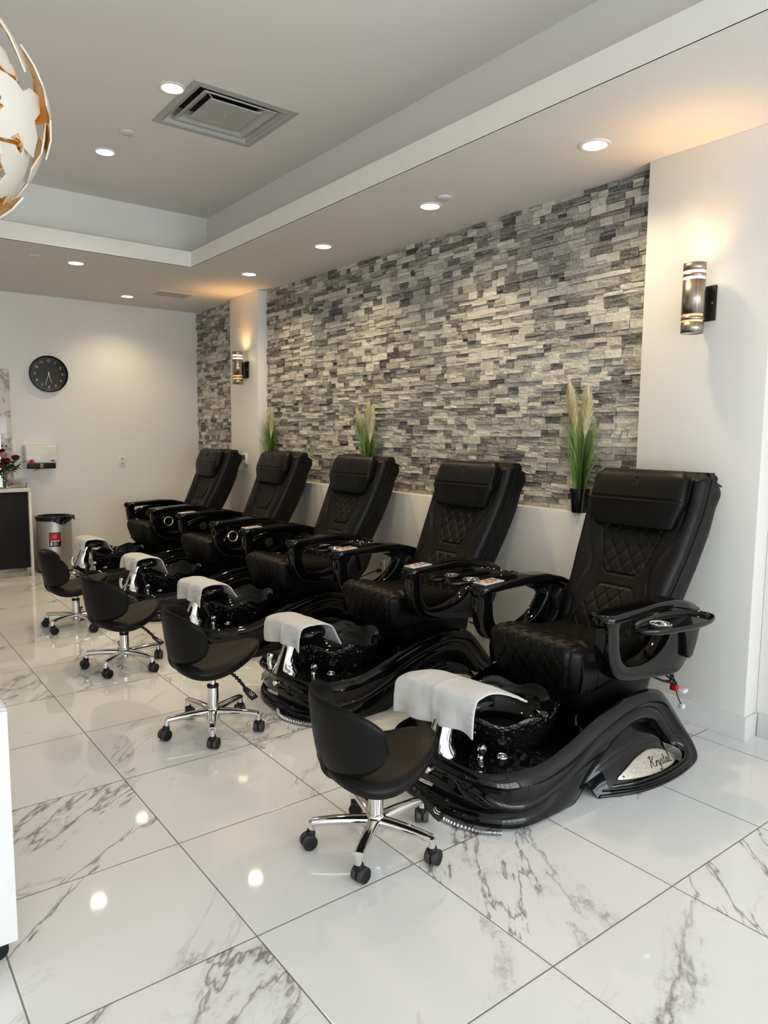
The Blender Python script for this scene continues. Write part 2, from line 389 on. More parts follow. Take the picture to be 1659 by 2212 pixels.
# ------------------------------------------------------------------ the room
def struct(name, mb, mat, smooth=0, parent=None):
    o = mb.build(name, mat, parent, smooth=smooth)
    if parent is None: o['kind'] = 'structure'
    return o
def room():
    struct('floor', MB().box((XL, YF, -.08), (XR + .3, YB, 0)), M['floor'])
    struct('wall_back', MB().box((XL, YB, 0), (XR + .3, YB + .15, H1)), M['wall'])
    struct('wall_left', MB().box((XL - .15, YF, 0), (XL, YB + .15, H2)), M['wall'])
    # wall on the right: half wall with ledge, two pilasters, backing of the stone, end wall
    struct('wall_right_backing', MB().box((XW + .02, P2A, 0), (XW + .2, YB, H1 + .02)), M['wall'])
    struct('wall_right_half', MB().box((XP, P2B, 0), (XW + .02, P1A, LEDGE), .004).box((XP, P1B, 0), (XW + .02, YB, LEDGE), .004), M['wall'], 30)
    struct('wall_right_pilaster_far', MB().box((XP, P1A, 0), (XW + .02, P1B, H1), .003), M['wall'], 30)
    struct('wall_right_pilaster_near', MB().box((XP, P2A, 0), (XW + .02, P2B, H1), .003), M['wall'], 30)
    struct('wall_right_end', MB().box((XR, YF, 0), (XR + .15, P2A + .02, H1)), M['wall'])
    # baseboards of floor tile
    h, t = .118, .012
    struct('baseboard_right', MB().box((XP - t, P2A - t, 0), (XP, P1A, h), .002).box((XP - t, P1A + .002, 0), (XP, YB, h), .002), M['baseb'], 30)
    struct('baseboard_right_end', MB().box((XR - t, YF, 0), (XR, P2A - t - .001, h), .002).box((XP, P2A - t, 0), (XR - t - .001, P2A, h), .002), M['baseb'], 30)
    struct('baseboard_back', MB().box((XL, YB - t, 0), (XP - t - .001, YB, h), .002), M['baseb'], 30)
    # ceiling: dropped soffit with a raised tray and a cove lip
    X0t, Y0t = -1.9, -1.6
    b = MB()
    for lo, hi in (((XT, YF), (XR + .3, YB)), ((XL, YT), (XT, YB)), ((XL, YF), (X0t, YT)), ((X0t, YF), (XT, Y0t))):
        b.box((lo[0], lo[1], H1), (hi[0], hi[1], H1 + .004))
    struct('ceiling_soffit', b, M['ceil'])
    e = .03; b = MB()
    b.box((XT, Y0t - e, H1 + .0005), (XT + e, YT + e, H1 + LIP)); b.box((X0t, YT, H1 + .0005), (XT, YT + e, H1 + LIP))
    b.box((X0t - e, Y0t - e, H1 + .0005), (X0t, YT + e, H1 + LIP)); b.box((X0t, Y0t - e, H1 + .0005), (XT, Y0t, H1 + LIP))
    struct('trim_cove', b, M['lip'])
    b = MB()
    b.box((XT + TD, Y0t - TD, H1 + .004), (XT + TD + .1, YT + TD + .1, H2)); b.box((X0t - TD, YT + TD, H1 + .004), (XT + TD, YT + TD + .1, H2))
    b.box((X0t - TD - .1, Y0t - TD, H1 + .004), (X0t - TD, YT + TD + .1, H2)); b.box((X0t - TD, Y0t - TD - .1, H1 + .004), (XT + TD, Y0t - TD, H2))
    struct('wall_tray', b, M['trayceil'])
    b = MB(); vx, vy, vh = 2.056, 4.3275, .288
    b.box((X0t - TD - .1, Y0t - TD - .1, H2), (XT + TD + .1, vy - vh, H2 + .08)); b.box((X0t - TD - .1, vy + vh, H2), (XT + TD + .1, YT + TD + .1, H2 + .08))
    b.box((X0t - TD - .1, vy - vh, H2), (vx - vh, vy + vh, H2 + .08)); b.box((vx + vh, vy - vh, H2), (XT + TD + .1, vy + vh, H2 + .08))
    struct('ceiling', b, M['trayceil'])
    # shop front behind the camera: mullions of the daylight windows
    b = MB()
    for x in np.linspace(XL, XR, 5): b.box((x - .035, YF - .05, 0), (x + .035, YF + .03, H1))
    b.box((XL, YF - .05, 0), (XR, YF + .03, .12)); b.box((XL, YF - .05, 2.15), (XR, YF + .03, 2.21)); b.box((XL, YF - .05, H1 - .15), (XR, YF + .03, H1))
    struct('window_1', b, M['mull'])

def stone_wall(name, y0, y1, z0, z1, seed):
    rg = random.Random(seed); b = MB(); z = z0
    rows = []
    while z < z1 - .004:
        h = rg.choice((.022, .028, .033, .038, .044, .052)); h = min(h, z1 - z)
        if z1 - z - h < .015: h = z1 - z
        y = y0 + .0005
        while y < y1 - .001:
            L = rg.uniform(.05, .20) * (1.1 if h < .036 else .85); L = min(L, y1 - y)
            if y1 - y - L < .04: L = y1 - y
            k = rg.random()
            tone = rg.uniform(.14, .32) if k < .24 else rg.uniform(.38, .56) if k < .60 else rg.uniform(.60, .86)
            streaky = rg.random() ** 2 if tone > .45 else .3 + .7 * rg.random()
            parts = [(z, h)]
            if h > .04 and rg.random() < .38:
                q = rg.uniform(.35, .65); parts = [(z, h * q), (z + h * q, h * (1 - q))]
            for (pz, ph) in parts:
                tt = min(1., max(0., tone + (rg.uniform(-.22, .22) if len(parts) > 1 else 0)))
                d = rg.uniform(.004, .024); g = .0004
                x = XW + .02; xf = XW + .012 - d
                # front face split into a rough 3x2 relief
                ny, nz = max(2, int(L / .035) + 1), 3
                Y = np.linspace(y + g, y + L - g, ny); Z = np.linspace(pz + g, pz + ph - g, nz)
                P = [[(xf + (rg.uniform(-.0028, .0028)), Y[i], Z[j]) for j in range(nz)] for i in range(ny)]
                t3 = (tt, streaky, rg.random())
                b.grid(P, tone=t3)
                P = np.array(P)
                bk = lambda p: np.stack([p, np.column_stack([np.full(len(p), x), p[:, 1:]])])
                for edge in (P[0], P[-1], P[:, 0], P[:, -1]): b.grid(bk(edge), tone=tuple(np.multiply(t3, (.75, 1, 1))))
            y += L
        z += h
    o = b.build(name, M['stone'], smooth=0, recalc=False); o['kind'] = 'structure'
    # outward normals point to -x
    return o

# ------------------------------------------------------------------ pedicure chair
def quilt(a, b, sig=.10):
    """diamond quilting height 0 (seam) .. 1 (puff)"""
    d1 = np.abs(a - np.round(a)); d2 = np.abs(b - np.round(b))
    p = (1 - np.exp(-(d1 / sig) ** 2)) * (1 - np.exp(-(d2 / sig) ** 2))
    return p
RA = [(-.01, 0, .235), (0, .12, .222), (.03, .23, .213), (.08, .30, .215), (.18, .33, .217), (.29, .34, .223), (.45, .345, .27), (.614, .345, .329), (.77, .345, .367), (.908, .345, .377), (1.0, .345, .364), (1.097, .345, .318), (1.225, .358, .17), (1.285, .385, .065), (1.262, .43, .0), (1.10, .468, 0), (.92, .478, 0), (.74, .455, 0), (.575, .388, 0)]
RB = [(-.03, 0, .195), (-.015, .13, .187), (.012, .245, .18), (.07, .328, .173), (.16, .360, .168), (.272, .37, .172), (.428, .377, .212), (.60, .377, .275), (.76, .377, .318), (.90, .377, .332), (.99, .377, .32), (1.078, .377, .28), (1.19, .385, .15), (1.25, .41, .07), (1.225, .445, .018), (1.085, .475, .014), (.92, .484, .014), (.745, .461, .014), (.585, .392, .014)]
RC = [(-.005, 0, .15), (.005, .125, .14), (.035, .235, .125), (.09, .31, .108), (.165, .343, .10), (.265, .353, .105), (.425, .358, .155), (.61, .358, .24), (.77, .358, .29), (.895, .358, .305), (.975, .358, .293), (1.05, .358, .255), (1.145, .372, .135), (1.205, .41, .075), (1.18, .447, .03), (1.06, .471, .026), (.91, .479, .026), (.75, .456, .024), (.60, .39, .022)]
RD = [(.005, 0, .062), (.015, .13, .060), (.04, .232, .060), (.095, .315, .066), (.157, .35, .062), (.26, .36, .072), (.40, .365, .112), (.61, .367, .185), (.765, .37, .245), (.875, .37, .262), (.955, .37, .25), (1.03, .37, .217), (1.11, .378, .115), (1.165, .415, .075), (1.14, .446, .043), (1.035, .466, .038), (.90, .472, .038), (.755, .450, .034), (.61, .386, .028)]
RE = [(-.035, 0, .012), (-.025, .12, .012), (.006, .23, .012), (.076, .328, .012), (.151, .366, .012), (.28, .375, .012), (.46, .357, .012), (.63, .325, .10), (.76, .318, .2), (.865, .318, .225), (.94, .318, .215), (1.01, .318, .185), (1.085, .33, .105), (1.14, .40, .072), (1.12, .435, .048), (1.02, .455, .042), (.89, .46, .042), (.76, .438, .038), (.62, .372, .03)]
RE2 = [(x + (.02 if i < 6 else 0), max(0, w - (.015 if i < 6 else 0)), 0. if i < 7 else z) for i, (x, w, z) in enumerate(RE)]
NS = 152
def rail(R):
    P = cr(R, NS); P[:, 2] = np.maximum(P[:, 2], 0); P[:, 1] = np.maximum(P[:, 1], 0); return P   # x, w, z
def band(A, B, bulge, n=8):
    """grid between two rails, bulged outwards"""
    T = np.gradient((A + B) / 2, axis=0); D = B - A
    N = np.cross(T, D); N /= np.linalg.norm(N, axis=1)[:, None] + 1e-9
    cen = np.array([.45, 0, .1]); s = np.sign(((A + B) / 2 - cen) @ np.array([0, 1, 0]) * N[:, 1] + .0); s[s == 0] = 1
    N *= s[:, None]
    # near the toe the outward side is -x
    k = int(NS * .09); N[:k] *= np.where(N[:k, 0] > 0, -1, 1)[:, None]
    t = np.linspace(0, 1, n)
    return np.array([A * (1 - q) + B * q + N * bulge * 4 * q * (1 - q) for q in t])
def mir(P, sgn): Q = np.array(P, float); Q[..., 1] *= sgn; return Q
def pod_pt(s, t, out=0.):
    """surface of the rear side pod: s along, t from the inner loop edge (0) to the floor (1)"""
    T = cr([(.505, .06), (.61, .165), (.75, .228), (.875, .246), (.955, .236), (1.03, .203), (1.085, .125), (1.115, .015)], 60)
    B = cr([(.54, 0), (.64, 0), (.75, 0), (.85, 0), (.94, 0), (1.03, 0), (1.12, 0), (1.20, 0)], 60)
    W = np.array([.372, .415, .445, .458, .465, .462, .448, .415])
    i = s * 59
    a = np.array([np.interp(i, range(60), T[:, 0]), np.interp(i, range(60), T[:, 1])]); c = np.array([np.interp(i, range(60), B[:, 0]), 0.])
    wb = np.interp(s * 7, range(8), W)
    p = a * (1 - t) + c * t
    q = t ** 1.15
    w = .305 + (wb - .305) * (1.25 * q - .25 * q ** 4)
    w += .014 * np.exp(-((t - .30) / .09) ** 2) * math.sin(PI * s) - .006 * (sstep(.34, .42, t) - sstep(.88, .95, t)) * math.sin(PI * min(1, s * 1.05))
    return np.array([p[0], w + out, p[1] - .0])

def chair_parts(root):
    # ---------------- base shell with its flowing ribs
    A, B_, C_, D_, E_, E2 = map(rail, (RA, RB, RC, RD, RE, RE2))
    b = MB()
    for sg in (-1, 1):
        for P, Q, bl, n in ((A, B_, .005, 7), (B_, C_, -.005, 9), (C_, D_, .008, 9), (D_, E_, .010, 10), (E_, E2, .0, 3)):
            b.grid(mir(band(P, Q, bl, n), sg))
    # deck between the two top rails, sunk in the middle
    U = np.linspace(-1, 1, 25); G = []; KD = int((NS - 1) * 13 / 18)
    for k in range(KD):
        x, w, z = A[k]; zc = min(z, .222 if x < .62 else .235) if k < KD * .93 else z
        zc = min(zc, z)
        G.append([(x + (0.02 * (1 - u * u) if k == 0 else 0), u * w, zc + (z - zc) * abs(u) ** 6 - .008 * (1 - u ** 4) * (k > 2)) for u in U])
    b.grid(G)
    base = b.build('base_shell', M['gloss'], root, smooth=32)
    # toe panel: oval recessed cover and chrome pull at the front
    mb = MB()
    mb.tube(cr([(-.032, -.05, .105), (-.048, -.02, .112), (-.048, .02, .112), (-.032, .05, .105)], 16), [.008] * 16, 10)
    mb.build('front_handle', M['chrome'], root)
    mb = MB().lathe([(.0, -.042), (.014, -.042), (.016, -.036), (.016, -.015)], 20, (0, -.02, .158), 'x')
    mb.build('front_badge', M['chrome'], root)
    # crease lines of the two side service panels
    for sg in (-1, 1):
        P = cr([(-.012, .15, .165), (.03, .255, .118), (.055, .285, .09), (.035, .262, .082), (.0, .20, .11), (-.014, .15, .165)], 40)
        MB().tube(mir(P, sg), .0022, 6).build('service_panel_seam', M['satin'], root)
    # ---------------- side pods with steel plate and lettering
    S_, T_ = np.linspace(.05, 1, 46), np.linspace(0, 1, 30)
    G = np.array([[pod_pt(s, t) for t in T_] for s in S_])
    for sg in (-1, 1):
        pod = MB().grid(mir(G, sg)).build('side_pod', M['gloss'], root, smooth=50)
        # lens shaped plate
        n = 28; PL = []
        for i in range(n):
            u = i / (n - 1); s = .20 + .66 * u; h = math.sin(PI * u) ** .75
            tm = .70 - .04 * u
            PL.append([pod_pt(s, tm + (v - .5) * .40 * h, .007) for v in np.linspace(0, 1, 9)])
        PL = np.array(PL)
        plate = MB().grid(mir(PL, sg)).build('name_plate', M['steel'], pod, smooth=60)
        sol = plate.modifiers.new('thick', 'SOLIDIFY'); sol.thickness = .002; sol.offset = 1 if sg > 0 else -1
        if sg == -1:
            # script lettering K r y s t a l, engraved strokes in plate coordinates
            L = {'K': [[(.05, 0), (.12, .5), (.2, 1)], [(.0, .86), (.1, 1.02), (.26, .98)], [(.62, 1.0), (.42, .72), (.14, .48)], [(.14, .48), (.3, .55), (.42, .1), (.62, .05)]],
                 'r': [[(0, .05), (.1, .5), (.12, .32), (.22, .48), (.3, .42)], [(.1, .5), (.04, 0)]],
                 'y': [[(0, .5), (.02, .1), (.14, .04), (.28, .5)], [(.28, .5), (.18, -.3), (.02, -.42), (-.04, -.28)]],
                 's': [[(.26, .46), (.1, .5), (.06, .34), (.22, .2), (.16, .02), (.0, .08)]],
                 't': [[(.12, .92), (.03, .15), (.1, .02), (.2, .12)], [(-.02, .58), (.24, .62)]],
                 'a': [[(.26, .44), (.1, .5), (0, .2), (.1, .02), (.24, .2), (.28, .48)], [(.28, .48), (.25, .1), (.36, .04)]],
                 'l': [[(.0, .05), (.12, .6), (.2, 1.02), (.12, 1.04), (.06, .3), (.12, .02), (.24, .1)]]}
            x = 0; mb = MB(); adv = dict(K=.74, r=.40, y=.42, s=.38, t=.34, a=.48, l=.3)
            tot = sum(adv[c] for c in 'Krystal')
            for ch in 'Krystal':
                for st in L[ch]:
                    P = cr(st, 5 * len(st)); pts = []
                    for (px, py) in P:
                        u = .40 + .40 * (x + px + py * .12) / tot; s = .20 + .66 * u
                        pts.append(pod_pt(s, .70 - .04 * u - (py - .42) * .155, .0082))
                    mb.tube(mir(np.array(pts), sg), .0013, 6)
                x += adv[ch]
            mb.build('lettering', M['etch'], plate)
        for u in (.06, .95):
            c = pod_pt(.20 + .66 * u, .70 - .04 * u, .009) * np.array([1, sg, 1])
            MB().lathe([(0, -.002), (.004, -.002), (.004, .002), (0, .003)], 10, c, 'y').build('plate_screw', M['chrome'], plate)
    # ---------------- basin with scalloped rim
    bx = .385
    prof = [(.15, .17), (.188, .182), (.208, .20), (.226, .235), (.238, .28), (.247, .322), (.254, .340), (.250, .349), (.240, .347)]
    prof2 = [(.240, .347), (.230, .335), (.218, .29), (.195, .245), (.15, .220), (.08, .212), (.0, .210)]
    def wav(k, th, rr, zz):
        a = min(1, max(0, (zz[0] - .23) / .1))
        return rr * (1 + .022 * a * np.cos(7 * th + .4)), zz + .016 * a * np.cos(7 * th + .4) + .012 * a * np.cos(th)
    basin = MB().lathe(prof, 140, (bx, 0, 0), fn=wav).build('foot_basin', M['hammer'], root, smooth=60)
    MB().lathe(prof2, 140, (bx, 0, 0), fn=wav).build('basin_lining', M['gloss'], basin, smooth=60)
    MB().lathe([(.0, .222), (.022, .222), (.026, .218), (.026, .210)], 24, (bx, 0, 0)).build('drain', M['chrome'], basin)
    MB().lathe([(.0, 0), (.016, .0), (.020, .006), (.020, .018), (.012, .022), (0, .02)], 20, (0, 0, 0), 'x').xf(Matrix.Translation((bx + .175, -.06, .262))).build('jet_nozzle', M['chrome'], basin)
    # ---------------- foot rest: chrome column, black padded bar
    cx = .045
    P = cr([(cx, 0, .205), (cx + .002, 0, .245), (cx + .018, 0, .31), (cx + .042, 0, .375), (cx + .075, 0, .42)], 24)
    r = interp([(0, .078), (.08, .074), (.3, .056), (.65, .043), (1, .042)], np.linspace(0, 1, 24))
    MB().tube(P, r, 28).build('footrest_column', M['chrome'], root)
    rings = []
    for w in np.linspace(-.165, .165, 25):
        e = 1 - (abs(w) / .165) ** 6; th = np.linspace(0, 2 * PI, 28, endpoint=False)
        sx, sz = .088 * (.55 + .45 * e), .032 * (.45 + .55 * e)
        rings.append([(.135 + sx * np.sign(np.cos(t)) * abs(np.cos(t)) ** .8, w, .432 + .012 * (w / -.165) * 0 + sz * np.sign(np.sin(t)) * abs(np.sin(t)) ** .8 - .3 * w * w) for t in th])
    pad = MB().loft(rings).build('footrest_pad', M['gloss'], root, smooth=60)
    MB().tube(cr([(.10, -.10, .405), (.13, -.06, .392), (.14, 0, .388), (.13, .06, .392), (.10, .10, .405)], 20), .006, 8).build('pad_trim', M['chrome'], pad)
    # spray head lying by the column, flow knob and jet button
    fk = MB().lathe([(.013, .0), (.013, .018), (.0115, .02), (.0115, .03), (.016, .034), (.019, .046), (.017, .06), (.008, .068), (0, .069)], 24)
    fk.xf(Matrix.Translation((.12, -.155, .205)) @ Matrix.Rotation(.18, 4, 'X')); fk.build('flow_knob', M['chrome'], root)
    jb = MB().lathe([(.024, .0), (.024, .008), (.020, .013), (.018, .010), (.006, .010), (.004, .014), (0, .014)], 28).xf(Matrix.Translation((.205, -.195, .203)) @ Matrix.Rotation(.12, 4, 'X'))
    jb.build('jet_button', M['chrome'], root)
    MB().tube(cr([(-.02, .05, .215), (-.028, .055, .26), (-.018, .055, .30)], 10), [.012, .013, .013, .013, .013, .014, .016, .018, .019, .015], 12).build('spray_head', M['chrome'], root)
    # ---------------- seat pedestal skirt
    b = MB(); rings = []
    for z, x0, x1, w in ((.225, .78, 1.16, .17), (.26, .72, 1.19, .20), (.285, .69, 1.21, .225), (.30, .68, 1.22, .235), (.36, .655, 1.225, .245), (.42, .64, 1.23, .248), (.47, .635, 1.23, .248)):
        n = 48; th = np.linspace(0, 2 * PI, n, endpoint=False); c, h = (x0 + x1) / 2, (x1 - x0) / 2
        rings.append([(c + h * np.sign(np.cos(t)) * abs(np.cos(t)) ** .35, w * np.sign(np.sin(t)) * abs(np.sin(t)) ** .35, z) for t in th])
    b.loft(rings); b.build('seat_skirt', M['shell'], root, smooth=50)
    for sg in (-1, 1):
        MB().tube([(.66, sg * .2, .225), (.66, sg * .2, .275)], .005, 8).lathe([(.0, 0), (.008, 0), (.008, .006), (0, .008)], 12, (.66, sg * .2, .275)).build('deck_screw', M['chrome'], root)
    # ---------------- seat cushion
    nv, nw = 150, 91
    prof = cr([(1.16, .545), (1.05, .545), (.92, .552), (.80, .566), (.70, .59), (.63, .603), (.578, .598), (.552, .57), (.553, .525), (.57, .47), (.59, .42), (.605, .39), (.64, .375), (.70, .38), (.80, .40)], nv)
    T = np.gradient(prof, axis=0); Nn = np.stack([T[:, 1], -T[:, 0]], 1); Nn /= np.linalg.norm(Nn, axis=1)[:, None]
    s_len = np.concatenate([[0], np.cumsum(np.linalg.norm(np.diff(prof, axis=0), axis=1))])
    G = []
    for j, w in enumerate(np.linspace(-1, 1, nw)):
        ww = np.sign(w) * (1 - (1 - abs(w)) ** 1.0) * .262; row = []
        edge = max(0., (abs(w) - .70) / .30)
        for k in range(nv):
            x, z = prof[k]; s = s_len[k]
            hw = .225 - .055 * sstep(.62, .95, s) if s > .3 else .17                 # quilt panel half width
            inq = sstep(.0, .012, hw - abs(ww)) * sstep(.53 - .0, .545, s) * (1 - sstep(.90, .91, s)) + sstep(0, .012, .155 - abs(ww)) * (1 - sstep(.44, .45, s)) * sstep(.03, .05, s)
            q = quilt(s / .10 + ww / .068, s / .10 - ww / .068, .075)
            d = .006 * q * inq - .006 * np.exp(-((abs(ww) - hw) / .004) ** 2) * (.5 < s < .92)
            d += .012 * sstep(.16, .2, abs(ww)) * (1 - edge ** 2) * (s < .5)            # side bolster
            dr = (.03 * edge ** 2.2) / 1
            d -= dr
            row.append((x + Nn[k, 0] * d + (0.02 * edge ** 3 if s > .55 else 0), ww, z + Nn[k, 1] * d))
        G.append(row)
    b = MB().grid(G); G = np.array(G)
    for j, sg in ((0, -1), (-1, 1)):                                                    # side walls
        e = G[j]; low = e.copy(); low[:, 2] = np.minimum(e[:, 2], np.interp(e[:, 0], (.55, .7, 1.2), (.40, .40, .44))); low[:, 1] = e[:, 1]
        midp = (e + low) / 2; midp[:, 1] += sg * .010
        b.grid(np.stack([e, midp, low]))
    seat = b.build('seat_cushion', M['leather'], root, smooth=60)
    for sg in (-1, 1):
        P = G[0 if sg < 0 else -1][int(nv * .28):int(nv * .86)]
        MB().tube(P + np.array([0, 0, .001]), .0035, 6).build('seat_piping', M['piping'], seat)
    # ---------------- backrest
    NZ, NR = 170, 150
    def back_front(s):
        z = .50 + .81 * s
        x = interp([(.50, 1.06), (.60, 1.095), (.69, 1.135), (.78, 1.185), (.94, 1.265), (1.065, 1.322), (1.18, 1.372), (1.31, 1.415)], z)
        return x, z
    def halfw(s): return interp([(0, .25), (.25, .272), (.5, .298), (.75, .314), (1, .314)], s)
    rings = []; nf = 90
    for k in range(NZ):
        s = k / (NZ - 1); x, z = back_front(s); a = halfw(s); dep = interp([(0, .14), (.3, .135), (1, .13)], s)
        top = sstep(.955, 1., s); bot = 1 - sstep(0, .03, s)
        z2 = z
        rr = .055
        ring = []
        for i in range(nf):                                                               # front face
            u = -1 + 2 * i / (nf - 1); w = u * (a - .004)
            rnd = rr * (1 - math.sqrt(max(0, 1 - max(0, (abs(w) - (a - rr)) / rr) ** 2)))
            f = -.030 * math.cos(u * PI / 2) ** .6 * (1 - sstep(.0, .9, s)) * 0
            hollow = .026 * (1 - sstep(.12, .2, abs(w))) * sstep(.05, .3, s)            # middle slightly sunk between bolsters
            d = 0.
            # upper quilted panel (trapezoid), lower quilted panel
            hu = interp([(.36, .07), (.42, .115), (.74, .19)], s); hl = interp([(.02, .19), (.2, .14), (.30, .095)], s)
            inU = sstep(0, .01, hu - abs(w)) * sstep(.375, .385, s) * (1 - sstep(.72, .74, s))
            inL = sstep(0, .01, hl - abs(w)) * sstep(.03, .04, s) * (1 - sstep(.295, .305, s))
            q = quilt(s * .81 / .085 + w / .075, s * .81 / .085 - w / .075, .075)
            d += .0058 * q * (inU + inL)
            for hh, lo, hi in ((hu, .375, .74), (hl, .02, .305)):
                if lo - .012 < s < hi + .012:
                    d -= .0055 * np.exp(-((abs(w) - hh) / .0045) ** 2) * (lo < s < hi)
                    d -= .0055 * (np.exp(-((s - lo) * .81 / .0045) ** 2) + np.exp(-((s - hi) * .81 / .0045) ** 2)) * (abs(w) < hh)
            seam = .255 - .09 * np.exp(-((s - .40) / .17) ** 2) if s > .2 else .20     # bolster seam line
            d -= .006 * np.exp(-((abs(w) - seam) / .004) ** 2) * (s > .1)
            d += .006 * sstep(seam - .0, seam + .03, abs(w))
            ring.append((x + hollow + rnd - d + top * .05, w, z2 - top * 0))
        m = NR - nf
        for i in range(m):
            t = (i + .5) / m
            # side, rear, side
            L1, L2 = dep - .05, 2 * a; tot = 2 * L1 + L2; p = t * tot
            if p < L1: ring.append((x + .05 + p, a, z2))
            elif p < L1 + L2: ring.append((x + .05 + L1, a - (p - L1), z2))
            else: ring.append((x + .05 + L1 - (p - L1 - L2), -a, z2))
        ring = np.array(ring)
        if top > 0 or bot > 0:
            c = np.array([x + .09, 0, z2]); f = 1 - .22 * top ** 2 - .1 * bot
            ring[:, 0] = c[0] + (ring[:, 0] - c[0]) * f; ring[:, 1] *= 1 - .06 * top ** 2 - .02 * bot
            ring[:, 2] -= 0
        ring[:, 2] += .10 * (ring[:, 0] - x) * 0
        rings.append(ring)
    back = MB().loft(rings).build('backrest', M['leather'], root, smooth=60)
    R = np.array(rings)
    for sg, j in ((-1, NR - 2), (1, nf + 1)):                                          # piping along the outer edges and the side zip seam
        MB().tube(R[12:-6, j] + np.array([0, sg * .001, 0]), .004, 6).build('back_piping', M['piping'], back)
    for sg, j in ((-1, NR - 12), (1, nf + 11)):
        MB().tube(R[12:-6, j] + np.array([0, sg * .001, 0]), .003, 6).build('side_seam', M['piping'], back)
    # moulded rear shell
    rings = []
    for k in range(40):
        s = k / 39; z = .47 + .785 * s
        xf = interp([(.47, 1.13), (.69, 1.21), (.94, 1.335), (1.065, 1.39), (1.25, 1.46)], z)
        xr = interp([(.47, 1.25), (.58, 1.315), (.68, 1.375), (.85, 1.468), (1.02, 1.54), (1.14, 1.568), (1.21, 1.612), (1.255, 1.60)], z)
        a = interp([(0, .20), (.25, .272), (.7, .306), (.93, .318), (1, .305)], s)
        n = 44; th = np.linspace(0, 2 * PI, n, endpoint=False); c, h = (xf + xr) / 2, (xr - xf) / 2
        rings.append([(c + h * np.sign(np.cos(t)) * abs(np.cos(t)) ** .5, a * np.sign(np.sin(t)) * abs(np.sin(t)) ** .42, z) for t in th])
    MB().loft(rings).build('rear_shell', M['shell'], root, smooth=60)
    # loose flap of the cover at the top rear
    fl = MB().grid([[(1.47 + .12 * t, u * (.285 + .02 * t), 1.300 - .045 * t ** 1.5 - .012 * (abs(u) > .9)) for t in np.linspace(0, 1, 7)] for u in np.linspace(-1, 1, 21)]).build('cover_flap', M['leather'], back)
    so = fl.modifiers.new('thick', 'SOLIDIFY'); so.thickness = .006
    # ---------------- headrest pillow
    rings = []; ns = 60
    for k in range(ns):
        s = k / (ns - 1)
        z = interp([(0, 1.035), (.1, 1.04), (1, 1.318)], s)
        xb = interp([(1.03, 1.337), (1.18, 1.352), (1.31, 1.405), (1.33, 1.415)], z)
        a = interp([(0, .19), (.06, .215), (.48, .262), (.9, .250), (1, .225)], s)
        e = math.sqrt(max(.0, 1 - ((s - .5) / .5) ** 8)) if 0 < s < 1 else .12
        th_ = .095 * max(.2, e)
        ring = []
        n = 70
        for i in range(n):
            t = 2 * PI * i / n; cc, ss = math.cos(t), math.sin(t)
            w = a * np.sign(ss) * abs(ss) ** .45; dx = np.sign(cc) * abs(cc) ** .45
            seam = .010 * np.exp(-((s - .55) / .012) ** 2) if dx < 0 else 0
            wr = .0022 * math.sin(w * 60 + 2) * np.exp(-(w / .12) ** 2) * (s < .5) * (dx < 0)
            ring.append((xb - .012 + dx * (th_ / 2) + seam + wr, w, z))
        rings.append(ring)
    pil = MB().loft(rings).build('headrest_pillow', M['leather'], root, smooth=60)
    # stitched S and J monogram near its upper edge
    mb = MB()
    S1 = cr([(.014, .022), (.006, .030), (-.006, .028), (-.010, .018), (.0, .008), (.008, -.002), (.002, -.014), (-.010, -.016), (-.016, -.010)], 40)
    J1 = cr([(.026, .016), (.020, -.004), (.014, -.020), (.006, -.024)], 20)
    for st in (S1, J1):
        mb.tube([(interp([(1.03, 1.337), (1.18, 1.352), (1.31, 1.405), (1.33, 1.415)], 1.258 + v * .95) - .0595, -u, 1.258 + v * .95) for u, v in st], .0022, 6)
    mb.build('monogram', M['etch'], pil)
    # ---------------- arms
    out = [(.583, .748), (.592, .70), (.598, .62), (.618, .545), (.665, .488), (.75, .462), (.86, .450), (.98, .436), (1.07, .428), (1.14, .438), (1.20, .49), (1.245, .57), (1.27, .65), (1.262, .71), (1.17, .748), (1.03, .758), (.88, .757), (.72, .752)]
    inn = [(.668, .715), (.668, .66), (.672, .61), (.69, .565), (.73, .532), (.79, .523), (.85, .525), (.91, .535), (.965, .556), (1.01, .588), (1.045, .628), (1.065, .665), (1.062, .70), (1.03, .722), (.97, .727), (.89, .727), (.81, .726), (.73, .724)]
    N = 120; O, I = cr(out, N, True), cr(inn, N, True)
    def inset(P, d):
        c = P.mean(0); T = np.roll(P, -1, 0) - np.roll(P, 1, 0); n = np.stack([T[:, 1], -T[:, 0]], 1); n /= np.linalg.norm(n, axis=1)[:, None]
        s = np.sign(((P - c) * n).sum()); return P - n * s * d
    for sg in (-1, 1):
        w0, w1, e = .315, .398, .010
        L = []
        for P, w in ((inset(O, e), w0), (inset(O, .003), w0 + .003), (O, w0 + e), (O, w1 - e), (inset(O, .003), w1 - .003), (inset(O, e), w1), (inset(I, -e), w1), (inset(I, -.003), w1 - .003), (I, w1 - e), (I, w0 + e), (inset(I, -.003), w0 + .003), (inset(I, -e), w0)):
            L.append([(x, w * sg, z) for x, z in P])
        arm = MB().grid(L, cu=True, cv=True).build('armrest', M['gloss'], root, smooth=50)
        # top slab, wider, rounded nose, sinking to the rear
        X = np.linspace(0, 1, 40); rings = []
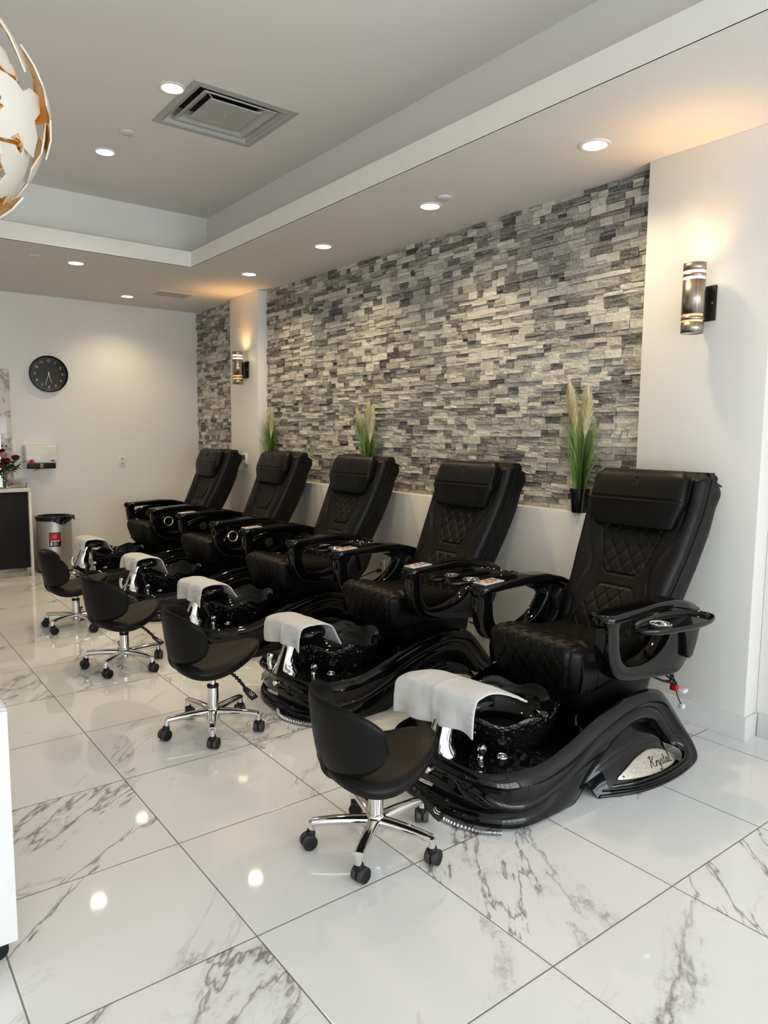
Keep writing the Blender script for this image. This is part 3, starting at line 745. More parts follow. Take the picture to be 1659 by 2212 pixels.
        for t in X:
            x = .572 + .70 * t
            z = interp([(0, .762), (.25, .772), (.5, .782), (.7, .776), (.85, .752), (1, .712)], t)
            hw = .058 * math.sqrt(max(.0, 1 - (max(0, .05 - t) / .05) ** 2)) * (1 - .25 * sstep(.8, 1, t)) + .002
            c = .352; th = np.linspace(0, 2 * PI, 28, endpoint=False); zz = .022
            rings.append([(x, sg * (c + hw * np.sign(np.cos(a)) * abs(np.cos(a)) ** .5), z - zz + zz * np.sign(np.sin(a)) * abs(np.sin(a)) ** .5) for a in th])
        MB().loft(rings).build('arm_top', M['gloss'], arm, smooth=50)
        # inner rear post joining arm and seat frame
        MB().prism([(1.06, .46), (1.20, .50), (1.24, .62), (1.13, .70), (1.08, .66), (1.10, .58), (1.05, .52)], .05, 'y', .268 if sg > 0 else -.318, .008).build('arm_bracket', M['satin'], arm, smooth=40)
        # leaf shaped outer bracket of the tray
        lo = [(1.02, .70), (1.09, .66), (1.13, .58), (1.15, .50), (1.19, .51), (1.23, .60), (1.245, .69)]
        MB().prism(cr(lo, 40, True), .024, 'y', .399 if sg > 0 else -.423, .003).build('tray_bracket', M['satin'], arm, smooth=40)
        # control card on the near end of the arm top
        cc = MB(); cc.box((.60, sg * .352 - .042, .7675), (.735, sg * .352 + .042, .7735), .002)
        for v in cc.v: pass
        cc.xf(Matrix.Translation((.66, 0, .77)) @ Matrix.Rotation(-.05, 4, 'Y') @ Matrix.Translation((-.66, 0, -.77)))
        card = cc.build('control_panel', M['card'], arm)
        cc = MB()
        for (x, y, r, mi) in ((.64, -.018, .011, 0), (.665, .016, .013, 0), (.665, -.022, .009, 1), (.695, -.012, .012, 0), (.70, .020, .010, 1), (.62, .018, .008, 1), (.72, 0, .008, 1)):
            cc.cur = mi; cc.lathe([(0, .7748 + .05 * (x - .66)), (r, .7748 + .05 * (x - .66)), (r, .772 + .05 * (x - .66))], 12, (x, sg * .352 + y, 0))
        cc.build('panel_button', [M['orange'], M['greyp']], card)
        # swing tray with cup ring, hinged at the outer edge of the arm
        hz, hw_ = .722, .405
        n = 64; th = np.linspace(0, 2 * PI, n, endpoint=False)
        ox = .245 * np.sign(np.cos(th)) * abs(np.cos(th)) ** .85; oy = .092 * np.sign(np.sin(th)) * abs(np.sin(th)) ** .8
        oy = oy * (1 + .22 * ox / .245); rings = []
        for f, z in ((.0, -.018), (.80, -.018), (.93, -.014), (1.0, -.004), (1.0, .006), (.975, .010), (.93, .006), (.90, -.006), (.0, -.008)):
            rings.append(np.stack([ox * (1 - (1 - f) * .75) if f > 0 else ox * 0, sg * (oy * f + .098), np.full(n, z)], 1))
        tx, tz = (.872, hz) if sg < 0 else (.775, .752)
        tray = MB().loft(rings, cap=False).build('tray', M['gloss'], arm, smooth=50, loc=(tx, sg * hw_, tz))
        MB().lathe([(.034, -.03), (.036, .004), (.042, .008), (.046, .006), (.046, -.004), (.040, -.012), (.036, -.03), (.0, -.03)], 36, (-.085, sg * .092, 0)).build('cup_ring', M['chrome'], tray)
    # ---------------- cables and connectors behind the seat, drain hose by the toe
    b = MB()
    for d, q in ((0, 0), (.012, .02), (.026, .035), (-.014, .01)):
        b.tube(cr([(1.20, -.20 + d, .44), (1.26, -.24 + d, .40 - q), (1.30 + d, -.27, .34 - q), (1.27, -.25 - d, .315), (1.20, -.22, .345)], 26), .0045, 7)
    b.tube(cr([(1.27, -.25, .32), (1.30, -.28, .29), (1.315, -.29, .24), (1.33, -.30, .205)], 16), .0028, 6)
    cab = b.build('cable', M['rubber'], root)
    MB().box((1.285, -.295, .275), (1.315, -.262, .300), .003).build('red_connector', M['red'], cab)
    MB().box((1.305, -.325, .268), (1.345, -.285, .285), .003).build('white_connector', M['white'], cab)
    MB().box((1.318, -.315, .185), (1.345, -.290, .207), .003).build('white_connector', M['white'], cab)
    P = cr([(-.02, .02, .014), (-.052, .09, .012), (-.05, .18, .012), (-.01, .28, .012), (.05, .345, .013)], 120)
    P = mir(P, -1)
    MB().tube(P, .0085 + .002 * np.sign(np.sin(np.arange(120) * 1.6)), 10).build('drain_hose', M['hose'], root)

def fold_tray(arm):
    for t in arm.children:
        if t.name.split('.')[0] == 'tray':
            sg = 1 if t.location.y > 0 else -1
            t.rotation_euler = (-sg * math.radians(86), 0, 0); t.location.x = .825 if sg < 0 else .92; t.location.z = .73; t.location.y = sg * .412

CH_X = 1.85
CHAIRS = [(0, 2.085, 'black quilted pedicure spa chair nearest the camera, its steel name plate in plain view'),
          (0, 3.325, 'black pedicure spa chair, second from the near end, with white towel folded over its footrest'),
          (0, 4.585, 'black pedicure spa chair in the middle of the row, third from either end'),
          (0, 5.835, 'black pedicure spa chair with cup ring facing out, second from the back wall'),
          (-.05, 7.12, 'black pedicure spa chair farthest down the row, next to the back wall')]
def chairs():
    root = thing('pedicure_chair', CHAIRS[0][2], 'pedicure chair', (CH_X, CHAIRS[0][1], 0), 0, 'pedicure chairs in the row along the stone wall')
    chair_parts(root); L = [root]
    for dx, y, lab in CHAIRS[1:]:
        c = copy_tree(root); c.location = (CH_X + dx, y, 0); c['label'] = lab; L.append(c)
    for i, c in enumerate(L):
        for a in c.children:
            if a.name.split('.')[0] == 'armrest':
                t = [k for k in a.children if k.name.split('.')[0] == 'tray'][0]
                near = t.location.y < 0
                if (i >= 3) or (i == 2 and not near): fold_tray(a)
                if near and i != 1:
                    for k in [k for k in a.children if k.name.split('.')[0] == 'control_panel']:
                        for g in list(k.children): bpy.data.objects.remove(g)
                        bpy.data.objects.remove(k)
    return L

# ------------------------------------------------------------------ towels
def towel(i, cx, cy, front, rear, w0, w1, skew, lab):
    rg = random.Random(30 + i)
    P = [(.028, .47 - front), (.026, .47 - front * .55), (.034, .452), (.058, .474), (.12, .482), (.19, .472), (.235, .446), (.262, .446 - rear * .5), (.29, .446 - rear)]
    if rear < .05: P = [(.028, .47 - front), (.026, .47 - front * .55), (.034, .452), (.058, .474), (.12, .482), (.19, .472), (.25, .448), (.29, .428), (.335, .405)]
    pr = cr(P, 60); T = np.gradient(pr, axis=0); Nn = np.stack([-T[:, 1], T[:, 0]], 1); Nn /= np.linalg.norm(Nn, axis=1)[:, None]
    G = []; nw = 46
    for a in range(nw):
        u = a / (nw - 1); w = w0 + (w1 - w0) * u; row = []
        for k in range(60):
            s = k / 59; x, z = pr[k]
            n = noise.noise(Vector((w * 9 + i * 7, s * 5, i))) * .006 + noise.noise(Vector((w * 26, s * 14, i * 3))) * .0022
            n += .005 * math.exp(-((u - .52) / .03) ** 2) * (1 - s)          # fold mark
            x += skew * (u - .5); zz = z - .26 * max(0, abs(w) - .10) ** 2 * 4
            lowf = max(0, 1 - s / .2)
            row.append((cx + x + Nn[k, 0] * n - .010 * lowf * math.sin(w * 40 + i), cy - w, zz + Nn[k, 1] * n + .008 * math.sin(w * 17 + i) * lowf))
        G.append(row)
    G = np.array(G); mb = MB(); bands = {4: .45, 5: .8, 6: .45, 9: .45, 10: .8, 11: .45, 15: .5} if i in (0, 2) else {1: .3}
    for k in range(59): mb.grid(G[:, k:k + 2], tone=float(bands.get(k, 0)))
    o = mb.build('towel', M['towel'], smooth=80)
    sol = o.modifiers.new('thick', 'SOLIDIFY'); sol.thickness = .009; sol.offset = 0
    sub = o.modifiers.new('soft', 'SUBSURF'); sub.levels = 1; sub.render_levels = 1
    # woven bands near the hem
    return setp(o, lab, 'towel', 'white towels over the footrests')
def towels():
    T = [(.150, .0, -.245, .185, .05, 'white terry towel hanging deepest in front, on the nearest chair\'s footrest'),
         (.120, .10, -.20, .155, .02, 'white terry towel over the footrest of the second chair, behind the largest towel'),
         (.125, .075, -.20, .155, .02, 'white towel with woven bands on the middle chair\'s footrest'),
         (.105, .12, -.19, .15, .015, 'white towel on the footrest of the chair second from the back wall'),
         (.10, .09, -.19, .15, .015, 'smallest white towel, on the footrest beside the silver bin')]
    for i, ((dx, y, _), (f, r, w0, w1, sk, lab)) in enumerate(zip(CHAIRS, T)):
        towel(i, CH_X + dx, y, f, r, w0, w1, sk, lab)

# ------------------------------------------------------------------ technician stools
def stool_parts(root, lift, ba):
    sz = .335 + lift
    # five star base
    hub = MB().lathe([(.0, .055), (.026, .055), (.036, .062), (.038, .085), (.034, .12), (.030, .125), (.0, .125)], 28).build('base_hub', M['chrome'], root)
    for k in range(5):
        a = 2 * PI * k / 5 + ba; ca, sa = math.cos(a), math.sin(a)
        rings = []
        for t in np.linspace(0, 1, 14):
            r = .015 + .215 * t; z = .098 + .012 * math.sin(t * PI * .6) - .014 * t; hw = .024 - .008 * t; hh = .018 - .006 * t
            th = np.linspace(0, 2 * PI, 16, endpoint=False)
            rings.append([(r * ca - hw * np.sign(np.cos(q)) * abs(np.cos(q)) ** .6 * sa, r * sa + hw * np.sign(np.cos(q)) * abs(np.cos(q)) ** .6 * ca, z + hh * np.sign(np.sin(q)) * abs(np.sin(q)) ** .6) for q in th])
        mb = MB().loft(rings); mb.tube([(.23 * ca, .23 * sa, .066), (.23 * ca, .23 * sa, .098)], .0125, 14)
        leg = mb.build('base_leg', M['chrome'], root, smooth=50)
        b = a + [.9, -2.2, .4, 2.7, 1.6][k]; cx, cy = .23 * ca + .012 * math.cos(b), .23 * sa + .012 * math.sin(b)
        mb = MB()
        for o in (-.0135, .0135):
            mb.cur = 0
            mb.lathe([(0, -.011), (.0245, -.011), (.0265, -.008), (.0265, .008), (.0245, .011), (0, .011)], 24, (0, o, .0265), 'y')
            mb.cur = 1; mb.lathe([(.022, -.0116), (.0270, -.008), (.0270, .008), (.022, .0116)], 24, (0, o, .0270), 'y')
        mb.cur = 0; mb.lathe([(0, .0), (.010, .0), (.0165, .022), (.0165, .036), (.014, .044), (0, .046)], 18, (-.008, 0, .024))
        mb.xf(Matrix.Translation((cx, cy, 0)) @ Matrix.Rotation(b, 4, 'Z')).build('caster', [M['rubber'], M['tyre']], leg)
    MB().lathe([(.0, .10), (.027, .10), (.0275, .20), (.027, .215 + lift * .3)], 28).build('column_sleeve', M['chrome'], root)
    MB().lathe([(.0, .21), (.0285, .21), (.0285, .222), (.0, .224)], 24, (0, 0, lift * .3)).build('column_collar', M['rubber'], root)
    MB().lathe([(.0145, .20), (.0145, sz + .0)], 20, cap=True).build('gas_lift', M['chrome'], root)
    # saddle seat: rounded triangle in plan, nose to +x, sides drooping
    n = 56; th = np.linspace(0, 2 * PI, n, endpoint=False)
    px = np.where(np.cos(th) > 0, .235, .20) * np.cos(th); py = .205 * np.sign(np.sin(th)) * abs(np.sin(th)) ** .9 * (1 - .32 * np.cos(th))
    def H(x, y): return .030 * (x / .2) ** 2 * (1 if x > 0 else .35) - .018 * (abs(y) / .2) ** 2 + .012 * max(0, x / .2)
    rings = []
    for f, dz in ((.02, -.052), (.55, -.052), (.86, -.046), (.965, -.030), (1.0, -.008), (.99, .004), (.975, .006), (.955, .010), (.90, .018), (.75, .024), (.5, .026), (.25, .026), (.02, .026)):
        rings.append([(f * a, f * c, sz + dz + H(f * a, f * c)) for a, c in zip(px, py)])
    seat = MB().loft(rings).build('seat', M['leather2'], root, smooth=60)
    MB().tube(np.vstack([rings[6], rings[6][:1]]), .0028, 6, cap=False).build('seat_piping', M['piping'], seat)
    MB().box((-.08, -.06, sz - .075), (.08, .06, sz - .045), .008).build('seat_mechanism', M['rubber'], root)
    # wraparound backrest on the -x side
    NA, NZ = 50, 26; grid_o, grid_i = [], []
    for i in range(NA):
        u = -1 + 2 * i / (NA - 1); a = PI + u * 1.28
        k = math.sqrt(max(0, 1 - abs(u) ** 2.6))
        ztop = sz + .120 + .145 * k ** .8; zbot = sz + .120 - .115 * k ** .9
        for g, o in ((grid_o, 0.), (grid_i, .038)):
            col = []
            for j in range(NZ):
                v = -1 + 2 * j / (NZ - 1)
                thk = o * math.sqrt(max(0, 1 - abs(v) ** 4)) * math.sqrt(max(.0, 1 - abs(u) ** 5)) if o else 0
                z = (ztop + zbot) / 2 + (ztop - zbot) / 2 * v
                r = .228 + .018 * v + (0 if o else .016 * math.sqrt(max(0, 1 - abs(v) ** 3)) * math.sqrt(max(0, 1 - abs(u) ** 4)))
                col.append(((r - thk) * math.cos(a) * .94 - .0, (r - thk) * math.sin(a) * 1.02, z))
            g.append(col)
    mb = MB().grid(grid_o).grid(grid_i, flip=True)
    back = mb.build('backrest', M['leather2'], root, smooth=70)
    go = np.array(grid_o); rim = np.vstack([go[:, -1], go[::-1, 0], go[:1, -1]])
    MB().tube(rim, .0042, 6, cap=False).build('back_piping', M['piping'], back)
    MB().tube(cr([(-.06, 0, sz - .055), (-.15, 0, sz - .045), (-.195, 0, sz - .01), (-.205, 0, sz + .05)], 20), .012, 10).build('back_bracket', M['rubber'], root)
    # height lever with bellows and paddle, reaching down to the +x -y side
    P = cr([(.05, -.05, sz - .062), (.085, -.09, sz - .08), (.115, -.125, sz - .115), (.13, -.145, sz - .14)], 40)
    lev = MB().tube(P, .0075 + .002 * np.sign(np.sin(np.arange(40) * 1.5)), 10).build('height_lever', M['rubber'], root)
    pd = MB().prism([(-.016, -.004), (.016, -.004), (.026, .045), (.024, .072), (-.024, .072), (-.026, .045)], .010, 'z', -.005, .004)
    d = np.array([.02, -.025, -.03]); ang = math.atan2(-.62, .5) - PI / 2
    pd.xf(Matrix.Translation((.128, -.142, sz - .138)) @ Matrix.Rotation(ang, 4, 'Z') @ Matrix.Rotation(-.6, 4, 'X')).build('lever_paddle', M['rubber'], lev)
    mk = MB()
    mk.tube(cr([(-.012, .03, .0065), (-.002, .042, .0065), (-.01, .054, .0065)], 10), .0016, 5).tube(cr([(.002, .03, .0065), (.012, .04, .0065), (.004, .056, .0065)], 10), .0016, 5)
    mk.xf(Matrix.Translation((.128, -.142, sz - .138)) @ Matrix.Rotation(ang, 4, 'Z') @ Matrix.Rotation(-.6, 4, 'X')).build('paddle_mark', M['cream'], lev)
STOOLS = [(1.49, 1.975, -.20, .0, .05, 'black swivel stool with chrome star base nearest the camera'),
          (1.449, 3.277, -.22, .045, .50, 'black swivel stool with raised gas lift, second from the near end'),
          (1.412, 4.53, .12, .0, .14, 'black swivel stool third from the near end, lever paddle showing'),
          (1.42, 5.69, -.12, .0, -.09, 'black swivel stool farthest back, in front of the silver bin')]
def stools():
    for i, (x, y, a, lift, ba, lab) in enumerate(STOOLS):
        r = thing('technician_stool', lab, 'stool', (x, y, 0), a, 'technician stools along the row')
        stool_parts(r, lift, ba - a)

# ------------------------------------------------------------------ lamps and ceiling fittings
def lamp(name, typ, loc, energy, col, **kw):
    l = bpy.data.lights.new(name, typ); l.energy = energy; l.color = col
    for k, v in kw.items(): setattr(l, k, v)
    o = bpy.data.objects.new(name, l); COL.objects.link(o); o.location = loc; return o
def ceiling_lights():
    D = [(3.076, 2.331, H1, 'recessed ceiling light above the nearest chair, in front of the near sconce'),
         (3.075, 3.561, H1, 'recessed ceiling light beside a flat round cover, above the second chair'),
         (3.084, 4.812, H1, 'recessed ceiling light above the middle chair on the soffit'),
         (3.09, 6.052, H1, 'recessed ceiling light near the far pilaster and its glowing sconce'),
         (2.586, 7.847, H1, 'recessed ceiling light next to the flat access panel by the back wall'),
         (1.753, 6.611, H1, 'recessed ceiling light on the far soffit above the clock side'),
         (1.663, 4.177, H2, 'recessed tray ceiling light touching the corner of the square air vent'),
         (1.648, 5.383, H2, 'recessed tray ceiling light between the chandelier and the far soffit')]
    first = None
    for x, y, z, lab in D:
        if first is None:
            t = thing('ceiling_light', lab, 'ceiling light', (x, y, z), 0, 'recessed ceiling lights')
            MB().lathe([(.078, 0), (.078, -.004), (.070, -.0075), (.060, -.005), (.058, -.001)], 40).build('trim_ring', M['white'], t)
            MB().lathe([(0, -.0035), (.05, -.0035), (.058, -.001)], 36).build('light_lens', M['lens'], t); first = t
        else:
            t = copy_tree(first); t.location = (x, y, z); t['label'] = lab
        lamp('downlight', 'SPOT', (x, y, z - .02), 41 if z < 3 else 46, (1, .775, .49), spot_size=2.3, spot_blend=.9, shadow_soft_size=.06)
    for x, y, z, lab in ((1.663, 4.953, H2, 'flat round cover plate on the tray ceiling between two lights'),
                         (3.032, 3.38, H1, 'flat round cover plate beside the second light on the right soffit'),
                         (1.42, 6.556, H1, 'flat round cover plate on the far soffit, left of its light')):
        o = MB().lathe([(0, -.010), (.044, -.010), (.047, -.008), (.047, -.003), (.040, 0)], 36).build('sprinkler_cover', M['ceil'], loc=(x, y, z + .002))
        setp(o, lab, 'sprinkler cover', 'flat sprinkler covers on the ceilings')
def vents():
    x0, x1, y0, y1 = 1.722, 2.39, 3.993, 4.662; cx, cy = (x0 + x1) / 2, (y0 + y1) / 2
    t = thing('ceiling_vent', 'square stepped air diffuser on the tray ceiling beside a recessed light', 'air vent', (cx, cy, H2))
    def ring(pairs):
        R = []
        for h, z in pairs: R.append([(h * a, h * c, z) for a, c in ((-1, -1), (1, -1), (1, 1), (-1, 1))])
        return R
    h = (x1 - x0) / 2
    MB().loft(ring([(h, 0), (h, -.008), (h - .035, -.010), (h - .045, -.004)]), False).build('outer_frame', M['vent'], t, smooth=0)
    MB().loft(ring([(h - .047, -.004), (h - .052, -.008), (h - .058, .004), (h - .10, .058), (h - .12, .066)]), False).build('outer_flange', M['vent'], t, smooth=0)
    MB().loft(ring([(.225, .066), (.225, .19)]), False).loft(ring([(.225, .19), (.0, .19)]), False).build('duct_box', M['ductin'], t, smooth=0)
    MB().lathe([(0, .188), (.12, .188), (.125, .186)], 32).build('duct_opening', M['dark'], t, smooth=0)
    MB().loft(ring([(.236, .004), (.233, -.002), (.226, -.002), (.176, .030), (.168, .046)]), False).build('middle_cone', M['vent'], t, smooth=0)
    MB().loft(ring([(.164, .006), (.161, .000), (.152, -.001), (.0, .001)]), False).lathe([(0, -.003), (.008, -.002), (.010, .001)], 14).build('centre_panel', M['vent'], t, smooth=0)
    for a, c in ((-1, -1), (1, -1), (1, 1), (-1, 1)): MB().tube([(.245 * a, .245 * c, .05), (.20 * a, .20 * c, .02), (.15 * a, .15 * c, .012)], .005, 6).build('spring_clip', M['vent'], t)
    t = thing('access_panel', 'flat rectangular access panel on the far soffit near the glowing sconce', 'ceiling panel', (2.915, 7.445, H1))
    MB().loft([[(a * w, c * l, z) for a, c in ((-1, -1), (1, -1), (1, 1), (-1, 1))] for w, l, z in ((.20, .15, 0), (.20, .15, -.005), (.18, .13, -.006), (.178, .128, -.002))], False).build('panel_frame', M['ceil'], t, smooth=0)
    MB().box((-.172, -.122, -.005), (.172, .122, -.0005)).build('panel_door', M['vent'], t, smooth=0)

def sconces():
    for x, y, lab in ((3.376, 1.945, 'brushed metal cylinder wall sconce glowing on the near pilaster'),
                      (3.384, 6.905, 'brushed metal cylinder wall sconce glowing on the far pilaster')):
        t = thing('wall_sconce', lab, 'wall lamp', (x, y, 1.985), 0, 'wall sconces')
        r, h = .0525, .33
        # tube with two pairs of slots cut as separate rings of the mesh
        zs = [(0, .055), (.064, .082), (.091, .232), (.242, .256), (.266, h)] 
        th = np.linspace(0, 2 * PI, 48, endpoint=False)
        b = MB()
        cuts = [(0, .050, 0), (.050, .060, 1), (.060, .078, 0), (.078, .088, 1), (.088, .252, 0), (.252, .264, 1), (.264, .281, 0), (.281, .293, 1), (.293, h, 0)]
        for z0, z1, slot in cuts:
            if not slot: b.loft([[(r * np.cos(a), r * np.sin(a), z) for a in th] for z in (z0, z1)], False)
            else:   # only the wall side strip stays solid at a slot
                A = np.linspace(-.75, .75, 14); b.grid([[(r * np.cos(a), r * np.sin(a), z) for a in A] for z in (z0, z1)])
        body = b.build('cylinder', M['sconce'], t, smooth=40)
        so = body.modifiers.new('thick', 'SOLIDIFY'); so.thickness = .002
        MB().loft([[((r - .006) * np.cos(a), (r - .006) * np.sin(a), z) for a in th] for z in (.245, .30)], False).build('upper_diffuser', M['slotw'], body)
        MB().loft([[((r - .006) * np.cos(a), (r - .006) * np.sin(a), z) for a in th] for z in (.044, .094)], False).build('lower_diffuser', M['sloto'], body)
        MB().lathe([(0, .006), (r - .003, .006), (r - .003, .003)], 40).build('bottom_lens', M['cream'], body)
        MB().box((r - .004, -.03, .07), (XP - x - .012, .03, .225), .003).build('arm_block', M['sconce_dark'], t)
        pl = MB().box((XP - x - .014, -.062, .065), (XP - x, .062, .235), .004).build('back_plate', M['sconce_dark'], t)
        MB().lathe([(0, -.006), (.005, -.005), (.006, 0)], 12, (XP - x - .014, -.046, .15), 'x').build('plate_screw', M['chrome'], pl)
        l = lamp('sconce_uplight', 'SPOT', (x + .01, y, 1.985 + .255), 15, (1, .50, .16), spot_size=2.7, spot_blend=.9, shadow_soft_size=.035)
        l.rotation_euler = (PI, 0, 0)

def chandelier():
    cx, cy, cz, R = .235, 2.24, 2.30, .292
    t = thing('chandelier', 'round chandelier of overlapping cream metal plates with glowing gold inside', 'chandelier', (cx, cy, cz))
    rg = random.Random(11)
    n = 34; ga = PI * (3 - math.sqrt(5)); pts = []
    for i in range(n):
        z = 1 - 2 * (i + .5) / n; r = math.sqrt(1 - z * z); pts.append(Vector((r * math.cos(ga * i), r * math.sin(ga * i), z)))
    for i, p in enumerate(pts):
        up = Vector((0, 0, 1)); e1 = p.cross(up).normalized() if abs(p.z) < .98 else Vector((1, 0, 0)); e2 = p.cross(e1)
        a0 = rg.uniform(0, 2 * PI); layer = R * (1.0 if i % 2 else .92); p0 = p.copy(); tl = (e1 * rg.uniform(-1, 1) + e2 * rg.uniform(-1, 1)) * .16
        # jagged plate: star-like outline with notches
        m = 9; rad = [(.44 if k % 2 else .20) * rg.uniform(.75, 1.15) for k in range(m)]
        rad[rg.randrange(m)] *= 1.25
        th = [a0 + 2 * PI * k / m for k in range(m)]
        rows = []
        for f in np.linspace(0, 1, 6):
            ring = []
            for k in range(m):
                for q in (0, .5):
                    ta = th[k] + (th[(k + 1) % m] + (2 * PI if k == m - 1 else 0) - th[k]) * q; ra = rad[k] * (1 - q) + rad[(k + 1) % m] * q
                    d = p * math.cos(ra * f) + (e1 * math.cos(ta) + e2 * math.sin(ta)) * math.sin(ra * f)
                    ring.append(tuple(d * layer * (1 + (d - p).dot(tl))))
            rows.append(ring)
        b = MB(); b.cur = 0; b.grid(rows, cv=True)
        b.cur = 1; inner = [[tuple(Vector(q) * .985) for q in ring] for ring in rows]; b.grid(inner, cv=True, flip=True)
        b.cur = 0; b.grid([rows[-1], inner[-1]], cv=True)
        b.build('metal_plate', [M['petal'], M['gold']], t, smooth=40, recalc=False)
        d1 = (p + e1 * .25).normalized()
        MB().tube(cr([tuple(p * R * .62), tuple((p * .75 + e1 * .12) * R), tuple(d1 * R * .90)], 10), .007, 8).build('connector', M['chrome'], t)
    MB().lathe([(R * .6 * math.cos(a), R * .6 * math.sin(a)) for a in np.linspace(-PI / 2 + .02, PI / 2 - .02, 14)], 20).build('inner_cage', M['gold'], t).modifiers.new('wire', 'WIREFRAME').thickness = .012
    MB().lathe([(.0, -.05), (.035, -.03), (.045, 0), (.035, .03), (0, .05)], 20).build('bulb', M['bulb'], t)
    MB().tube([(0, 0, R * .55), (0, 0, H2 - cz)], .006, 10).build('hanging_rod', M['chrome'], t)
    MB().lathe([(0, H2 - cz), (.06, H2 - cz), (.06, H2 - cz - .02), (0, H2 - cz - .03)], 28).build('ceiling_rose', M['chrome'], t)
    lamp('chandelier_glow', 'POINT', (cx, cy, cz), 12, (1, .62, .28), shadow_soft_size=.06)

# ------------------------------------------------------------------ plants on the ledge
def plant(i, y, lab, plumes):
    rg = random.Random(50 + i); x = XP + .024
    t = thing('potted_plant', lab, 'potted plant', (x, y, LEDGE), 0, 'potted ornamental grasses on the ledge')
    MB().lathe([(0, 0), (.043, 0), (.047, .01), (.054, .118), (.060, .119), (.061, .138), (.057, .140), (.052, .120), (0, .118)], 36).build('pot', M['pot'], t, smooth=35)
    b = MB()
    for k in range(300):
        a = rg.uniform(0, 2 * PI); r0 = rg.uniform(0, .04); h = rg.uniform(.26, .50) * (1 if rg.random() < .85 else .7); lean = rg.uniform(.0, .11) + (rg.random() < .14) * .08
        dx, dy = math.cos(a), math.sin(a); dx = dx * .25 if dx > 0 else dx * .8
        c0 = np.array([r0 * math.cos(a) * .8, r0 * math.sin(a), .118]); w = rg.uniform(.0026, .0050); P = []
        s = np.array([-math.sin(a + 1.2), math.cos(a + 1.2), 0])
        for q in np.linspace(0, 1, 8):
            c = c0 + np.array([dx * lean * q ** 2.2, dy * lean * q ** 2.2, h * (q - .10 * lean * 10 * q ** 3 * .3)])
            P.append([c - s * w * (1 - q ** 2), c + s * w * (1 - q ** 2)])
        b.grid(P, tone=rg.random())
    b.build('grass_blades', M['blade'], t, smooth=60, recalc=False)
    for (py, lean, h, tw) in plumes:
        b = MB(); L = .27
        for k in range(900):
            q = rg.random(); zc = h - L * (1 - q); a = rg.uniform(0, 2 * PI)
            c = np.array([-.008 + 0, py + lean * ((zc - .12) / .5) ** 2, zc])
            rad = .050 * math.sin(PI * min(1, q * .92 + .06)) ** .7; d = np.array([math.cos(a) * .5, math.sin(a), 0.])
            e = c + d * rad + np.array([0, 0, .055]); w = .0013
            s = np.array([-math.sin(a), math.cos(a), 0]) * w
            m_ = (c + e) / 2 + d * rad * .18
            b.grid([[c - s, c + s], [m_ - s, m_ + s], [e - s * .3, e + s * .3]], tone=rg.random())
        b.tube(cr([(-.004, py * .4, .118), (-.006, py * .8 + lean * .15, h * .55), (-.008, py + lean * ((h - .2) / .5) ** 2, h - .08)], 14), .0018, 5)
        b.build('plume', M['plume'], t, smooth=0, recalc=False)
def plants():
    plant(0, 2.672, 'ornamental grass in black pot whose pot shows above the ledge, by the near pilaster', [(.018, .055, .72, 0), (-.022, -.012, .70, 0)])
    plant(1, 4.80, 'ornamental grass with two cream plumes rising behind the middle chairs', [(.05, .10, .62, 0), (-.012, -.006, .67, 0), (-.03, -.045, .64, 0)])
    plant(2, 6.45, 'ornamental grass beside the far pilaster, leftmost of the three grasses', [(-.02, -.03, .66, 0), (.01, .0, .62, 0)])

# ------------------------------------------------------------------ back wall things
def clock():
    t = thing('wall_clock', 'round black wall clock with white numerals on the back wall', 'clock', (1.905, YB, 2.092))
    R = .192
    MB().lathe([(R - .012, -.012), (R - .006, -.038), (R - .001, -.040), (R, -.030), (R, 0)], 72, (0, 0, 0), 'y').build('rim', M['black'], t)
    fc = MB().lathe([(0, -.012), (R - .012, -.012), (R - .01, 0)], 72, (0, 0, 0), 'y').build('dial', M['clockface'], t)
    b = MB()
    for k in range(12):
        a = math.radians(30 * (k + 1)); V, F = text_mesh(str(k + 1), .036)
        b.add([(v[0] + .137 * math.sin(a), -.0135 - v[2], v[1] + .137 * math.cos(a)) for v in V], F)
    b.build('numerals', M['white'], fc, smooth=0)
    b = MB()
    for k in range(60):
        a = math.radians(6 * k); r = .0026 if k % 5 == 0 else .0014
        b.lathe([(0, -.0135), (r, -.0135), (r, -.012)], 8, (.165 * math.sin(a), 0, .165 * math.cos(a)), 'y')
    b.build('minute_dots', M['white'], fc)
    for nm, ang, L, w in (('hour_hand', 165, .095, .004), ('minute_hand', 199, .125, .003)):
        a = math.radians(ang); d = np.array([math.sin(a), 0, math.cos(a)]); s = np.array([math.cos(a), 0, -math.sin(a)])
        P = [[d * -.022 - s * w * .8, d * -.022 + s * w * .8], [d * L - s * w * .6, d * L + s * w * .6]]
        o = MB().grid([[p + np.array([0, -.018, 0]) for p in r] for r in P]).build(nm, M['white'], t, smooth=0)
        o.modifiers.new('thick', 'SOLIDIFY').thickness = .001
    MB().lathe([(0, -.022), (.006, -.022), (.006, -.012)], 16, (0, 0, 0), 'y').build('centre_pin', M['white'], t)
